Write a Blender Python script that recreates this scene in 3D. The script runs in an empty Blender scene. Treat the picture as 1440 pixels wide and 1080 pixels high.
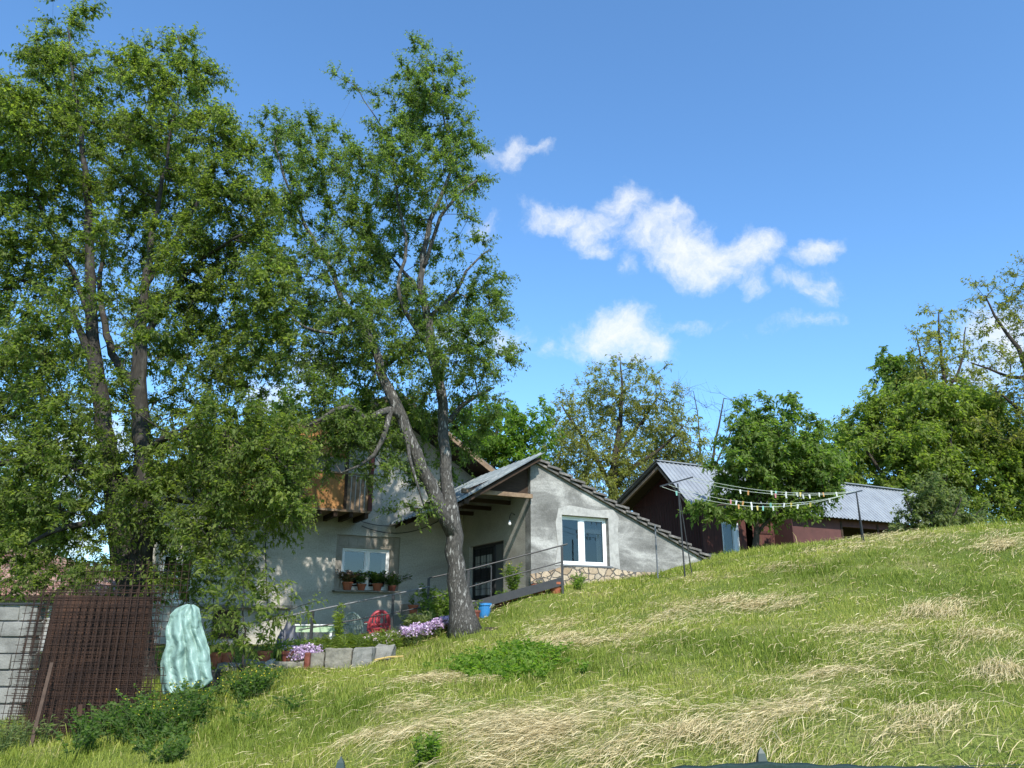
import bpy, math, random
import numpy as np
from mathutils import Vector, Matrix
from mathutils.geometry import tessellate_polygon

sc = bpy.context.scene
COL = sc.collection
R = random.Random(7)
PITCH = math.radians(17.5)
CP, SP = math.cos(PITCH), math.sin(PITCH)
EYE = Vector((0, 0, 1.6))

# ------------------------------------------------------------------ helpers
def ray(px, py):
    dx, dy = (px - 720) / 1080, (540 - py) / 1080
    return Vector((dx, CP - dy * SP, SP + dy * CP))

def P(px, py, Y):
    """world point at ground distance Y that was measured at photo pixel (px, py)"""
    d = ray(px, py)
    return EYE + d * (Y / d.y)

def props(o, label=None, cat=None, group=None, kind=None):
    if label: o['label'] = label
    if cat: o['category'] = cat
    if group: o['group'] = group
    if kind: o['kind'] = kind
    return o

def thing(name, label, cat, loc, group=None):
    o = bpy.data.objects.new(name, None)
    o.empty_display_size = 0.2
    COL.objects.link(o)
    o.location = loc
    return props(o, label, cat, group)

def worldloc(o):
    l = Vector((0, 0, 0))
    while o is not None:
        l += o.location
        o = o.parent
    return l

def copy_tree(o, parent=None):
    c = o.copy(); COL.objects.link(c)
    if parent is not None: c.parent = parent
    for ch in list(o.children): copy_tree(ch, c)
    return c

class MB:
    def __init__(s): s.v = []; s.f = []
    def add(s, vs, fs):
        n = len(s.v); s.v += [tuple(x) for x in vs]; s.f += [tuple(i + n for i in f) for f in fs]
    def box8(s, c):
        s.add(c, [(0, 3, 2, 1), (4, 5, 6, 7), (0, 1, 5, 4), (1, 2, 6, 5), (2, 3, 7, 6), (3, 0, 4, 7)])
    def box(s, x0, x1, y0, y1, z0, z1):
        s.box8([(x0, y0, z0), (x1, y0, z0), (x1, y1, z0), (x0, y1, z0), (x0, y0, z1), (x1, y0, z1), (x1, y1, z1), (x0, y1, z1)])
    def fbox(s, F, a0, a1, b0, b1, z0, z1):
        s.box8([F(a0, b0, z0), F(a1, b0, z0), F(a1, b1, z0), F(a0, b1, z0), F(a0, b0, z1), F(a1, b0, z1), F(a1, b1, z1), F(a0, b1, z1)])
    def bar(s, p, q, w, h, up=Vector((0, 0, 1))):
        p, q = Vector(p), Vector(q); d = (q - p).normalized()
        r = d.cross(up)
        if r.length < 1e-4: r = d.cross(Vector((0, 1, 0)))
        r.normalize(); t = r.cross(d)
        o = [r * sx * w / 2 + t * sz * h / 2 for sx, sz in ((-1, -1), (1, -1), (1, 1), (-1, 1))]
        s.box8([p + k for k in o] + [q + k for k in o])
    def tube(s, pts, rad, n=6, cap=True):
        pts = [Vector(p) for p in pts]
        if not hasattr(rad, '__len__'): rad = [rad] * len(pts)
        base = len(s.v); ref = None
        for i, p in enumerate(pts):
            d = pts[min(i + 1, len(pts) - 1)] - pts[max(i - 1, 0)]
            if d.length < 1e-6: d = Vector((0, 0, 1))
            d.normalize()
            if ref is None: ref = Vector((1, 0, 0)) if abs(d.x) < .8 else Vector((0, 1, 0))
            ref = ref - d * ref.dot(d); ref.normalize(); t = d.cross(ref)
            for k in range(n):
                a = 2 * math.pi * k / n
                s.v.append(tuple(p + (ref * math.cos(a) + t * math.sin(a)) * rad[i]))
        for i in range(len(pts) - 1):
            for k in range(n):
                a, b = base + i * n + k, base + i * n + (k + 1) % n
                s.f.append((a, b, b + n, a + n))
        if cap:
            s.f.append(tuple(base + k for k in range(n - 1, -1, -1)))
            e = base + (len(pts) - 1) * n
            s.f.append(tuple(e + k for k in range(n)))
    def lathe(s, prof, c=(0, 0, 0), n=16):
        c = Vector(c); base = len(s.v)
        for r, z in prof:
            for k in range(n):
                a = 2 * math.pi * k / n
                s.v.append(tuple(c + Vector((r * math.cos(a), r * math.sin(a), z))))
        for i in range(len(prof) - 1):
            for k in range(n):
                a, b = base + i * n + k, base + i * n + (k + 1) % n
                s.f.append((a, b, b + n, a + n))
        s.f.append(tuple(base + k for k in range(n - 1, -1, -1)))
        e = base + (len(prof) - 1) * n
        s.f.append(tuple(e + k for k in range(n)))
    def plate(s, outline, holes, to3, thick):
        """flat panel with openings: 2D outline + holes, to3(s, t, depth) -> point"""
        loops = [outline] + list(holes)
        flat = [q for l in loops for q in l]
        tris = tessellate_polygon([[Vector((q[0], q[1], 0)) for q in l] for l in loops])
        n = len(flat)
        s.add([to3(q[0], q[1], 0) for q in flat] + [to3(q[0], q[1], thick) for q in flat],
              [tuple(t) for t in tris] + [(t[2] + n, t[1] + n, t[0] + n) for t in tris])
        base = len(s.v) - 2 * n; k = 0
        for l in loops:
            m = len(l)
            for i in range(m):
                a, b = base + k + i, base + k + (i + 1) % m
                s.f.append((a, b, b + n, a + n))
            k += m
    def sheet(s, p00, p10, p11, p01, ribs, h=.03, th=.012):
        """ribbed metal sheet: ribs run from the eave edge p00-p10 to the ridge edge p01-p11"""
        p00, p10, p11, p01 = map(Vector, (p00, p10, p11, p01))
        nrm = (p10 - p00).cross(p01 - p00).normalized()
        if nrm.z < 0: nrm = -nrm
        prof = []
        for i in range(ribs):
            prof += [(i / ribs, 0), ((i + .55) / ribs, 0), ((i + .65) / ribs, h), ((i + .88) / ribs, h), ((i + .98) / ribs, 0)]
        prof.append((1, 0))
        top = []
        for t, z in prof:
            top += [p00.lerp(p10, t) + nrm * z, p01.lerp(p11, t) + nrm * z]
        n = len(top)
        s.add(top + [q - nrm * th for q in top],
              [f for i in range(len(prof) - 1) for f in ((2 * i, 2 * i + 2, 2 * i + 3, 2 * i + 1), (n + 2 * i, n + 2 * i + 1, n + 2 * i + 3, n + 2 * i + 2),
                                                       (2 * i, n + 2 * i, n + 2 * i + 2, 2 * i + 2), (2 * i + 1, 2 * i + 3, n + 2 * i + 3, n + 2 * i + 1))]
              + [(0, 1, n + 1, n), (n - 2, 2 * n - 2, 2 * n - 1, n - 1)])
    def build(s, name, m, parent=None, origin=None, smooth=False, bevel=0):
        me = bpy.data.meshes.new(name)
        if parent is not None: off = worldloc(parent)
        elif origin is not None: off = Vector(origin)
        else:
            xs = [q[0] for q in s.v]; ys = [q[1] for q in s.v]; zs = [q[2] for q in s.v]
            off = Vector(((min(xs) + max(xs)) / 2, (min(ys) + max(ys)) / 2, min(zs)))
        me.from_pydata([(q[0] - off.x, q[1] - off.y, q[2] - off.z) for q in s.v], [], s.f)
        me.update()
        import bmesh
        bm = bmesh.new(); bm.from_mesh(me); bmesh.ops.recalc_face_normals(bm, faces=bm.faces); bm.to_mesh(me); bm.free()
        if smooth: me.polygons.foreach_set('use_smooth', [True] * len(me.polygons))
        o = bpy.data.objects.new(name, me); COL.objects.link(o)
        if m: me.materials.append(m)
        if parent is not None: o.parent = parent
        else: o.location = off
        if bevel:
            b = o.modifiers.new('bevel', 'BEVEL'); b.width = bevel; b.segments = 2; b.limit_method = 'ANGLE'
        return o

def np_mesh(name, V, T, m, parent=None, tint=None, origin=None, kind=None):
    V = np.asarray(V, dtype=np.float32); T = np.asarray(T, dtype=np.int32)
    off = worldloc(parent) if parent is not None else (Vector(origin) if origin is not None else Vector((0, 0, 0)))
    V = V - np.array(off, dtype=np.float32)
    me = bpy.data.meshes.new(name)
    me.vertices.add(len(V)); me.vertices.foreach_set('co', V.ravel())
    me.loops.add(T.size); me.loops.foreach_set('vertex_index', T.ravel())
    me.polygons.add(len(T)); me.polygons.foreach_set('loop_start', np.arange(0, T.size, T.shape[1], dtype=np.int32))
    me.update(calc_edges=True)
    if tint is not None:
        at = me.attributes.new('tint', 'FLOAT', 'POINT'); at.data.foreach_set('value', np.asarray(tint, dtype=np.float32))
    me.materials.append(m)
    o = bpy.data.objects.new(name, me); COL.objects.link(o)
    if parent is not None: o.parent = parent
    else: o.location = off
    if kind: o['kind'] = kind
    return o

class Frame:
    def __init__(s, C, ang):
        s.C = Vector(C); s.u = Vector((math.cos(ang), math.sin(ang), 0)); s.v = Vector((-math.sin(ang), math.cos(ang), 0))
    def __call__(s, a, b, z):
        q = s.C + s.u * a + s.v * b
        return Vector((q.x, q.y, z))

# ------------------------------------------------------------------ materials
def nodes(name):
    m = bpy.data.materials.new(name); m.use_nodes = True
    nt = m.node_tree; return m, nt, nt.nodes['Principled BSDF'], nt.nodes.new, nt.links.new

def setspec(b, v): b.inputs['Specular IOR Level'].default_value = v

def ramp(new, stops):
    r = new('ShaderNodeValToRGB'); e = r.color_ramp.elements
    while len(e) < len(stops): e.new(.5)
    for el, (p, c) in zip(e, stops): el.position = p; el.color = (*c, 1)
    return r

def mat(name, c1, c2=None, scale=4, rough=.85, metal=0, bump=0, bscale=30, spec=.25, stretch=(1, 1, 1), lo=.35, hi=.65, c3=None, rot=0):
    m, nt, b, new, link = nodes(name)
    b.inputs['Roughness'].default_value = rough; b.inputs['Metallic'].default_value = metal; setspec(b, spec)
    tc = new('ShaderNodeTexCoord'); mp = new('ShaderNodeMapping'); mp.inputs['Scale'].default_value = stretch
    mp.inputs['Rotation'].default_value = (0, 0, rot)
    link(tc.outputs['Object'], mp.inputs['Vector'])
    if c2 is None: c2 = tuple(x * .8 for x in c1)
    n = new('ShaderNodeTexNoise'); n.inputs['Scale'].default_value = scale; n.inputs['Detail'].default_value = 8; n.inputs['Roughness'].default_value = .65
    link(mp.outputs[0], n.inputs['Vector'])
    st = [(lo, c1), (hi, c2)] if c3 is None else [(lo, c1), ((lo + hi) / 2, c2), (hi, c3)]
    r = ramp(new, st); link(n.outputs['Fac'], r.inputs[0]); link(r.outputs[0], b.inputs['Base Color'])
    if bump:
        n2 = new('ShaderNodeTexNoise'); n2.inputs['Scale'].default_value = bscale; n2.inputs['Detail'].default_value = 6
        link(mp.outputs[0], n2.inputs['Vector'])
        bp = new('ShaderNodeBump'); bp.inputs['Strength'].default_value = bump; bp.inputs['Distance'].default_value = .02
        link(n2.outputs['Fac'], bp.inputs['Height']); link(bp.outputs[0], b.inputs['Normal'])
    return m

def leafmat(name, stops, trans=.52, tcol=(.30, .42, .05), rough=.58, spec=.2):
    m, nt, b, new, link = nodes(name)
    at = new('ShaderNodeAttribute'); at.attribute_name = 'tint'
    r = ramp(new, stops); link(at.outputs['Fac'], r.inputs[0]); link(r.outputs[0], b.inputs['Base Color'])
    b.inputs['Roughness'].default_value = rough; setspec(b, spec)
    if trans:
        t = new('ShaderNodeBsdfTranslucent'); mx = new('ShaderNodeMix'); mx.data_type = 'RGBA'; mx.blend_type = 'MULTIPLY'; mx.inputs[0].default_value = 1
        link(r.outputs[0], mx.inputs[6]); mx.inputs[7].default_value = (*tcol, 1)
        link(mx.outputs[2], t.inputs['Color'])
        ms = new('ShaderNodeMixShader'); ms.inputs[0].default_value = trans
        link(b.outputs[0], ms.inputs[1]); link(t.outputs[0], ms.inputs[2])
        link(ms.outputs[0], nt.nodes['Material Output'].inputs['Surface'])
    return m

HANG = math.radians(27.6)
def plaster(name, dark, mid, light, joints=True, scale=1.3, blot=(.38, .5, .62)):
    """trowelled grey cement render: cloudy patches, fine grain and faint block courses"""
    m, nt, b, new, link = nodes(name)
    b.inputs['Roughness'].default_value = .92; setspec(b, .15)
    tc = new('ShaderNodeTexCoord'); mp = new('ShaderNodeMapping'); mp.vector_type = 'POINT'
    mp.inputs['Rotation'].default_value = (0, 0, -HANG); link(tc.outputs['Object'], mp.inputs['Vector'])
    mp2 = new('ShaderNodeMapping'); mp2.inputs['Scale'].default_value = (.55, .55, 1.15); link(mp.outputs[0], mp2.inputs['Vector'])
    n = new('ShaderNodeTexNoise'); n.inputs['Scale'].default_value = scale; n.inputs['Detail'].default_value = 9; n.inputs['Roughness'].default_value = .62; n.inputs['Distortion'].default_value = .45
    link(mp2.outputs[0], n.inputs['Vector'])
    r = ramp(new, list(zip(blot, (dark, mid, light)))); link(n.outputs['Fac'], r.inputs[0])
    n3 = new('ShaderNodeTexNoise'); n3.inputs['Scale'].default_value = 26; n3.inputs['Detail'].default_value = 5; link(mp.outputs[0], n3.inputs['Vector'])
    r3 = ramp(new, [(.3, (.80, .80, .80)), (.7, (1.1, 1.1, 1.1))]); link(n3.outputs['Fac'], r3.inputs[0])
    mx = new('ShaderNodeMix'); mx.data_type = 'RGBA'; mx.blend_type = 'MULTIPLY'; mx.inputs[0].default_value = 1
    link(r.outputs[0], mx.inputs[6]); link(r3.outputs[0], mx.inputs[7])
    out = mx.outputs[2]
    bp = new('ShaderNodeBump'); bp.inputs['Strength'].default_value = .35; bp.inputs['Distance'].default_value = .015
    link(n3.outputs['Fac'], bp.inputs['Height'])
    if joints:
        sw = new('ShaderNodeSeparateXYZ'); link(mp.outputs[0], sw.inputs[0])
        nj = new('ShaderNodeTexNoise'); nj.inputs['Scale'].default_value = 2.2; link(mp.outputs[0], nj.inputs['Vector'])
        ma = new('ShaderNodeMath'); ma.operation = 'MULTIPLY_ADD'; ma.inputs[1].default_value = .14; link(nj.outputs['Fac'], ma.inputs[0]); link(sw.outputs['Z'], ma.inputs[2])
        pp = new('ShaderNodeMath'); pp.operation = 'PINGPONG'; pp.inputs[1].default_value = .3; link(ma.outputs[0], pp.inputs[0])
        rj = ramp(new, [(0, (1.14, 1.14, 1.13)), (.05, (.88, .88, .88)), (.1, (1, 1, 1))]); link(pp.outputs[0], rj.inputs[0])
        mj = new('ShaderNodeMix'); mj.data_type = 'RGBA'; mj.blend_type = 'MULTIPLY'
        nk = new('ShaderNodeTexNoise'); nk.inputs['Scale'].default_value = .9; link(mp.outputs[0], nk.inputs['Vector'])
        rk = ramp(new, [(.42, (0, 0, 0)), (.6, (.85, .85, .85))]); link(nk.outputs['Fac'], rk.inputs[0]); link(rk.outputs[0], mj.inputs[0])
        link(out, mj.inputs[6]); link(rj.outputs[0], mj.inputs[7]); out = mj.outputs[2]
    link(out, b.inputs['Base Color']); link(bp.outputs[0], b.inputs['Normal'])
    return m

def flagstone(name):
    m, nt, b, new, link = nodes(name)
    b.inputs['Roughness'].default_value = .85
    tc = new('ShaderNodeTexCoord'); mp = new('ShaderNodeMapping'); mp.inputs['Rotation'].default_value = (0, 0, -HANG); mp.inputs['Scale'].default_value = (5, 1, 6)
    link(tc.outputs['Object'], mp.inputs['Vector'])
    nd = new('ShaderNodeTexNoise'); nd.inputs['Scale'].default_value = 1.6; link(mp.outputs[0], nd.inputs['Vector'])
    ad = new('ShaderNodeMix'); ad.data_type = 'RGBA'; ad.blend_type = 'ADD'; ad.inputs[0].default_value = .45; link(mp.outputs[0], ad.inputs[6]); link(nd.outputs['Color'], ad.inputs[7])
    v = new('ShaderNodeTexVoronoi'); v.inputs['Scale'].default_value = 1; link(ad.outputs[2], v.inputs['Vector'])
    e = new('ShaderNodeTexVoronoi'); e.feature = 'DISTANCE_TO_EDGE'; e.inputs['Scale'].default_value = 1; link(ad.outputs[2], e.inputs['Vector'])
    sv = new('ShaderNodeSeparateColor'); link(v.outputs['Color'], sv.inputs[0])
    r = ramp(new, [(0, (.30, .215, .135)), (.4, (.40, .305, .205)), (.7, (.47, .37, .255)), (1, (.36, .295, .22))]); link(sv.outputs[0], r.inputs[0])
    n = new('ShaderNodeTexNoise'); n.inputs['Scale'].default_value = 18; n.inputs['Detail'].default_value = 6; link(tc.outputs['Object'], n.inputs['Vector'])
    rn = ramp(new, [(.3, (.75, .75, .75)), (.7, (1.1, 1.1, 1.1))]); link(n.outputs['Fac'], rn.inputs[0])
    mm = new('ShaderNodeMix'); mm.data_type = 'RGBA'; mm.blend_type = 'MULTIPLY'; mm.inputs[0].default_value = 1; link(r.outputs[0], mm.inputs[6]); link(rn.outputs[0], mm.inputs[7])
    re = ramp(new, [(.03, (0, 0, 0)), (.07, (1, 1, 1))]); link(e.outputs['Distance'], re.inputs[0])
    mx = new('ShaderNodeMix'); mx.data_type = 'RGBA'; link(re.outputs[0], mx.inputs[0]); mx.inputs[6].default_value = (.10, .09, .078, 1); link(mm.outputs[2], mx.inputs[7])
    link(mx.outputs[2], b.inputs['Base Color'])
    bp = new('ShaderNodeBump'); bp.inputs['Strength'].default_value = .9; bp.inputs['Distance'].default_value = .03; link(re.outputs[0], bp.inputs['Height']); link(bp.outputs[0], b.inputs['Normal'])
    return m

def glassmat(name, refl=.3):
    m, nt, b, new, link = nodes(name)
    nt.nodes.remove(b)
    t = new('ShaderNodeBsdfTransparent'); t.inputs[0].default_value = (.42, .45, .45, 1)
    g = new('ShaderNodeBsdfGlossy'); g.inputs['Roughness'].default_value = .03; g.inputs['Color'].default_value = (.9, .95, 1, 1)
    ms = new('ShaderNodeMixShader'); ms.inputs[0].default_value = refl
    link(t.outputs[0], ms.inputs[1]); link(g.outputs[0], ms.inputs[2]); link(ms.outputs[0], nt.nodes['Material Output'].inputs['Surface'])
    return m

def tilemat(name):
    m, nt, b, new, link = nodes(name)
    b.inputs['Roughness'].default_value = .85
    tc = new('ShaderNodeTexCoord')
    v = new('ShaderNodeTexVoronoi'); v.inputs['Scale'].default_value = 4.2; link(tc.outputs['Object'], v.inputs['Vector'])
    sv = new('ShaderNodeSeparateColor'); link(v.outputs['Color'], sv.inputs[0])
    r = ramp(new, [(0, (.16, .08, .058)), (.5, (.28, .15, .11)), (.8, (.38, .25, .19)), (1, (.22, .16, .13))]); link(sv.outputs[0], r.inputs[0])
    link(r.outputs[0], b.inputs['Base Color'])
    return m

M = {}
M['plaster'] = plaster('grey_cement_render', (.13, .126, .115), (.21, .204, .188), (.41, .398, .368), scale=1.5, blot=(.36, .5, .65))
M['plaster_main'] = plaster('main_grey_render', (.33, .308, .262), (.42, .393, .338), (.50, .47, .41), joints=False, scale=.7)
M['plaster_light'] = mat('pale_render_patch', (.40, .388, .358), (.27, .262, .243), scale=7, bump=.3)
M['stone'] = flagstone('flagstone_veneer')
M['ashlar'] = mat('brownish_ashlar', (.34, .30, .25), (.26, .23, .19), scale=6, bump=.3)
M['white'] = mat('white_window_plastic', (.80, .80, .79), (.74, .74, .73), scale=3, rough=.35, spec=.5)
M['dark_wood'] = mat('dark_brown_wood', (.055, .034, .022), (.028, .018, .012), scale=5, stretch=(1, 1, 8))
M['wood'] = mat('weathered_plank', (.26, .18, .115), (.15, .10, .065), scale=6, bump=.3)
M['orange_wood'] = mat('orange_board', (.42, .21, .075), (.28, .135, .05), scale=3, stretch=(1, 1, .2))
M['rust'] = mat('rusty_steel', (.060, .030, .018), (.024, .014, .010), scale=3, rough=.9, bump=.3)
M['rustbar'] = mat('rusty_rod', (.046, .025, .016), (.018, .011, .009), scale=5, rough=.9)
M['metal_roof'] = mat('galvanised_sheet', (.31, .33, .345), (.23, .245, .265), scale=1.5, rough=.5, metal=.2, spec=.4)
M['old_metal'] = mat('weathered_zinc_sheet', (.24, .27, .27), (.15, .175, .18), scale=2.2, rough=.55, metal=.3, c3=(.29, .31, .31))
M['tile_grey'] = mat('grey_roof_tile', (.17, .155, .14), (.10, .092, .085), scale=5, bump=.4, c3=(.22, .20, .18))
M['tile_red'] = tilemat('terracotta_tile')
M['maroon'] = mat('maroon_painted_wood', (.075, .022, .018), (.045, .015, .012), scale=3, stretch=(6, 6, .5), rough=.8, c3=(.075, .031, .026))
M['maroon_light'] = mat('faded_red_wood', (.115, .042, .031), (.07, .026, .021), scale=4, stretch=(5, 5, .5), rough=.75)
M['mauve'] = mat('faded_mauve_render', (.115, .05, .045), (.08, .037, .034), scale=2)
M['black_metal'] = mat('black_painted_steel', (.022, .022, .024), (.035, .034, .034), scale=9, rough=.5, spec=.4)
M['grey_metal'] = mat('grey_painted_steel', (.14, .145, .15), (.10, .105, .11), scale=9, rough=.5, spec=.4)
M['glass'] = glassmat('window_glass', .065)
M['curtain'] = mat('white_net_curtain', (.72, .72, .70), (.6, .6, .58), scale=4, stretch=(9, 9, .3))
M['interior'] = mat('dim_room', (.10, .095, .09), (.08, .075, .07), scale=2)
M['door_dark'] = mat('dark_door', (.025, .024, .025), (.018, .018, .019), scale=4, rough=.4, spec=.4)
M['door_grey'] = mat('grey_door_glass', (.10, .105, .11), (.075, .08, .085), scale=2, rough=.3, spec=.5)
M['concrete'] = mat('pale_concrete', (.24, .225, .185), (.13, .124, .104), scale=6, bump=.4)
M['cblock'] = mat('concrete_block', (.24, .232, .208), (.14, .136, .122), scale=4, bump=.4, bscale=45)
M['mortar'] = mat('mortar', (.16, .155, .15), (.12, .12, .115), scale=9)
M['terracotta'] = mat('terracotta_pot', (.36, .115, .055), (.27, .085, .045), scale=7)
M['brown_pot'] = mat('brown_plastic_pot', (.16, .05, .032), (.11, .038, .026), scale=7, rough=.6)
M['blue'] = mat('blue_plastic', (.035, .20, .46), (.03, .16, .38), scale=5, rough=.4, spec=.5)
M['red_plastic'] = mat('faded_red_plastic', (.42, .05, .065), (.34, .045, .055), scale=4, rough=.5, spec=.4)
M['sage_plastic'] = mat('grey_green_plastic', (.24, .29, .26), (.19, .235, .21), scale=5, rough=.6)
M['mint'] = mat('pale_green_paint', (.42, .56, .36), (.36, .49, .32), scale=5, rough=.6)
M['rustbrown'] = mat('brown_bar', (.085, .055, .038), (.05, .032, .023), scale=9)
M['tarp_dark'] = mat('dark_blue_tarp', (.045, .055, .085), (.025, .028, .04), scale=7, rough=.5, spec=.4)
M['soil'] = mat('dark_soil', (.035, .026, .018), (.055, .042, .03), scale=12, bump=.5)
M['paving'] = mat('worn_concrete_paving', (.30, .29, .27), (.21, .205, .19), scale=3, bump=.3)
M['net'] = mat('green_shade_net', (.012, .026, .023), (.02, .04, .036), scale=60, rough=.8)
M['fence_green'] = mat('dark_green_paint', (.012, .032, .027), (.02, .042, .036), scale=9, rough=.45, spec=.4)
M['line'] = mat('pale_cord', (.46, .50, .43), (.36, .4, .34), scale=5, rough=.6)
M['cable'] = mat('grey_cable', (.05, .05, .05), (.07, .07, .07), scale=5)
M['stick'] = mat('pale_stick', (.46, .33, .12), (.36, .25, .09), scale=5)
M['bulb'] = mat('white_bulb', (.8, .8, .78), (.75, .75, .73), rough=.2, spec=.5)
M['bark'] = mat('grey_pear_bark', (.055, .047, .038), (.028, .024, .020), scale=7, bump=1.0, bscale=16, stretch=(1, 1, .28), c3=(.095, .085, .072), lo=.3, hi=.7)
M['bark_pale'] = mat('pale_flaky_bark', (.085, .078, .068), (.032, .029, .025), scale=17, bump=1.0, bscale=34, stretch=(1, 1, .32), c3=(.30, .285, .258), lo=.40, hi=.66)
M['bark_dark'] = mat('dark_bark', (.055, .043, .034), (.03, .024, .019), scale=9, bump=.8, bscale=20, stretch=(1, 1, .3))
M['stem'] = mat('green_stem', (.07, .11, .03), (.05, .075, .025), scale=9)
for k, c in dict(peg_white=(.75, .75, .72), peg_yellow=(.62, .50, .14), peg_pink=(.62, .25, .27), peg_mint=(.25, .55, .48), peg_orange=(.65, .33, .12),
                 paint_yellow=(.50, .42, .06), paint_red=(.28, .06, .045), paint_blue=(.07, .16, .26)).items():
    M[k] = mat(k, c, tuple(x * .8 for x in c), scale=14, rough=.55)

def plastic_sheet():
    m, nt, b, new, link = nodes('aqua_film')
    b.inputs['Base Color'].default_value = (.33, .47, .405, 1); b.inputs['Roughness'].default_value = .42; setspec(b, .5)
    t = new('ShaderNodeBsdfTranslucent'); t.inputs[0].default_value = (.32, .58, .5, 1)
    ms = new('ShaderNodeMixShader'); ms.inputs[0].default_value = .35
    tc = new('ShaderNodeTexCoord'); n = new('ShaderNodeTexNoise'); n.inputs['Scale'].default_value = 6; n.inputs['Detail'].default_value = 4; link(tc.outputs['Object'], n.inputs['Vector'])
    bp = new('ShaderNodeBump'); bp.inputs['Strength'].default_value = .6; bp.inputs['Distance'].default_value = .04; link(n.outputs['Fac'], bp.inputs['Height']); link(bp.outputs[0], b.inputs['Normal'])
    link(b.outputs[0], ms.inputs[1]); link(t.outputs[0], ms.inputs[2]); link(ms.outputs[0], nt.nodes['Material Output'].inputs['Surface'])
    return m
M['film'] = plastic_sheet()

M['leaf_pear'] = leafmat('pear_leaf', [(0, (.066, .092, .024)), (.5, (.130, .168, .042)), (.85, (.20, .235, .058)), (1, (.27, .29, .085))], tcol=(2.2, 2.4, .9))
M['leaf_pear2'] = leafmat('pear_leaf_cool', [(0, (.060, .088, .026)), (.5, (.115, .158, .044)), (.85, (.178, .220, .060)), (1, (.24, .27, .085))], tcol=(2.1, 2.4, .9))
M['leaf_walnut'] = leafmat('olive_leaf', [(0, (.14, .155, .045)), (.5, (.21, .225, .065)), (1, (.28, .28, .095))], tcol=(2.0, 2.0, .8))
M['leaf_dark'] = leafmat('deep_green_leaf', [(0, (.062, .105, .026)), (.5, (.128, .168, .048)), (1, (.17, .235, .06))], tcol=(2, 2.4, .9))
M['leaf_mid'] = leafmat('mid_green_leaf', [(0, (.090, .135, .026)), (.5, (.17, .205, .052)), (1, (.23, .28, .065))], tcol=(2.1, 2.4, .9))
M['leaf_deep'] = leafmat('shade_weed_leaf', [(0, (.035, .065, .018)), (.5, (.075, .125, .03)), (1, (.14, .20, .05))], tcol=(2, 2.4, .9))
M['leaf_grey'] = leafmat('grey_green_leaf', [(0, (.09, .125, .055)), (.5, (.16, .185, .072)), (1, (.22, .25, .11))], tcol=(1.8, 2, 1))
M['leaf_bright'] = leafmat('bright_green_leaf', [(0, (.075, .13, .022)), (.5, (.14, .215, .036)), (1, (.22, .30, .06))], tcol=(2, 2.3, .8))
M['leaf_red'] = leafmat('red_tinged_leaf', [(0, (.05, .07, .025)), (.55, (.10, .085, .045)), (1, (.22, .12, .12))], tcol=(2, 1.8, .9))
M['flower'] = leafmat('lilac_petal', [(0, (.42, .27, .46)), (.5, (.58, .42, .60)), (1, (.76, .65, .77))], trans=.3, tcol=(1.3, 1.3, 1.3))
M['flower_white'] = leafmat('white_pink_petal', [(0, (.55, .35, .38)), (1, (.75, .70, .68))], trans=.3, tcol=(1.2, 1.2, 1.2))
M['flower_yellow'] = leafmat('yellow_petal', [(0, (.60, .48, .03)), (1, (.70, .60, .06))], trans=.3, tcol=(1.2, 1.2, 1.2))
M['grass'] = leafmat('meadow_grass', [(0, (.125, .17, .022)), (.3, (.235, .272, .044)), (.55, (.315, .33, .068)), (.78, (.40, .36, .12)), (1, (.52, .43, .21))], trans=.3, tcol=(1.9, 2.0, .9), rough=.6, spec=.2)
M['hay'] = leafmat('dry_hay', [(0, (.32, .25, .115)), (.5, (.55, .45, .24)), (1, (.74, .64, .395))], trans=.2, tcol=(1.3, 1.2, .8), rough=.7, spec=.2)

# ------------------------------------------------------------------ terrain
GP = [(-100, 1060, 10), (40, 1054, 10.4), (200, 1062, 9.3), (350, 1075, 8), (500, 1078, 7), (720, 1078, 6), (1070, 1075, 5.6), (1440, 1078, 5.2), (1800, 1060, 5),
      (250, 1000, 11.2), (335, 972, 12.3), (430, 940, 14.6), (550, 932, 15.2), (655, 889, 16.5), (720, 955, 10.5), (720, 1010, 7.7), (900, 1000, 7.6), (900, 900, 12.3), (560, 985, 9.6),
      (1100, 900, 10.8), (1100, 1000, 7.1), (1440, 1000, 6.6), (1440, 900, 9.2), (1280, 850, 11.8), (1440, 800, 13), (760, 850, 18), (1100, 830, 14.3),
      (800, 827, 19.4), (900, 806, 20.6), (1000, 788, 20), (1100, 769, 20), (1200, 758, 19.5), (1260, 747, 19), (1350, 741, 18), (1440, 734, 17), (1700, 722, 17)]
CT = [(lambda q: (q.x, q.y, q.z - (.15 if k >= 23 else 0)))(P(*g)) for k, g in enumerate(GP)]
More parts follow.
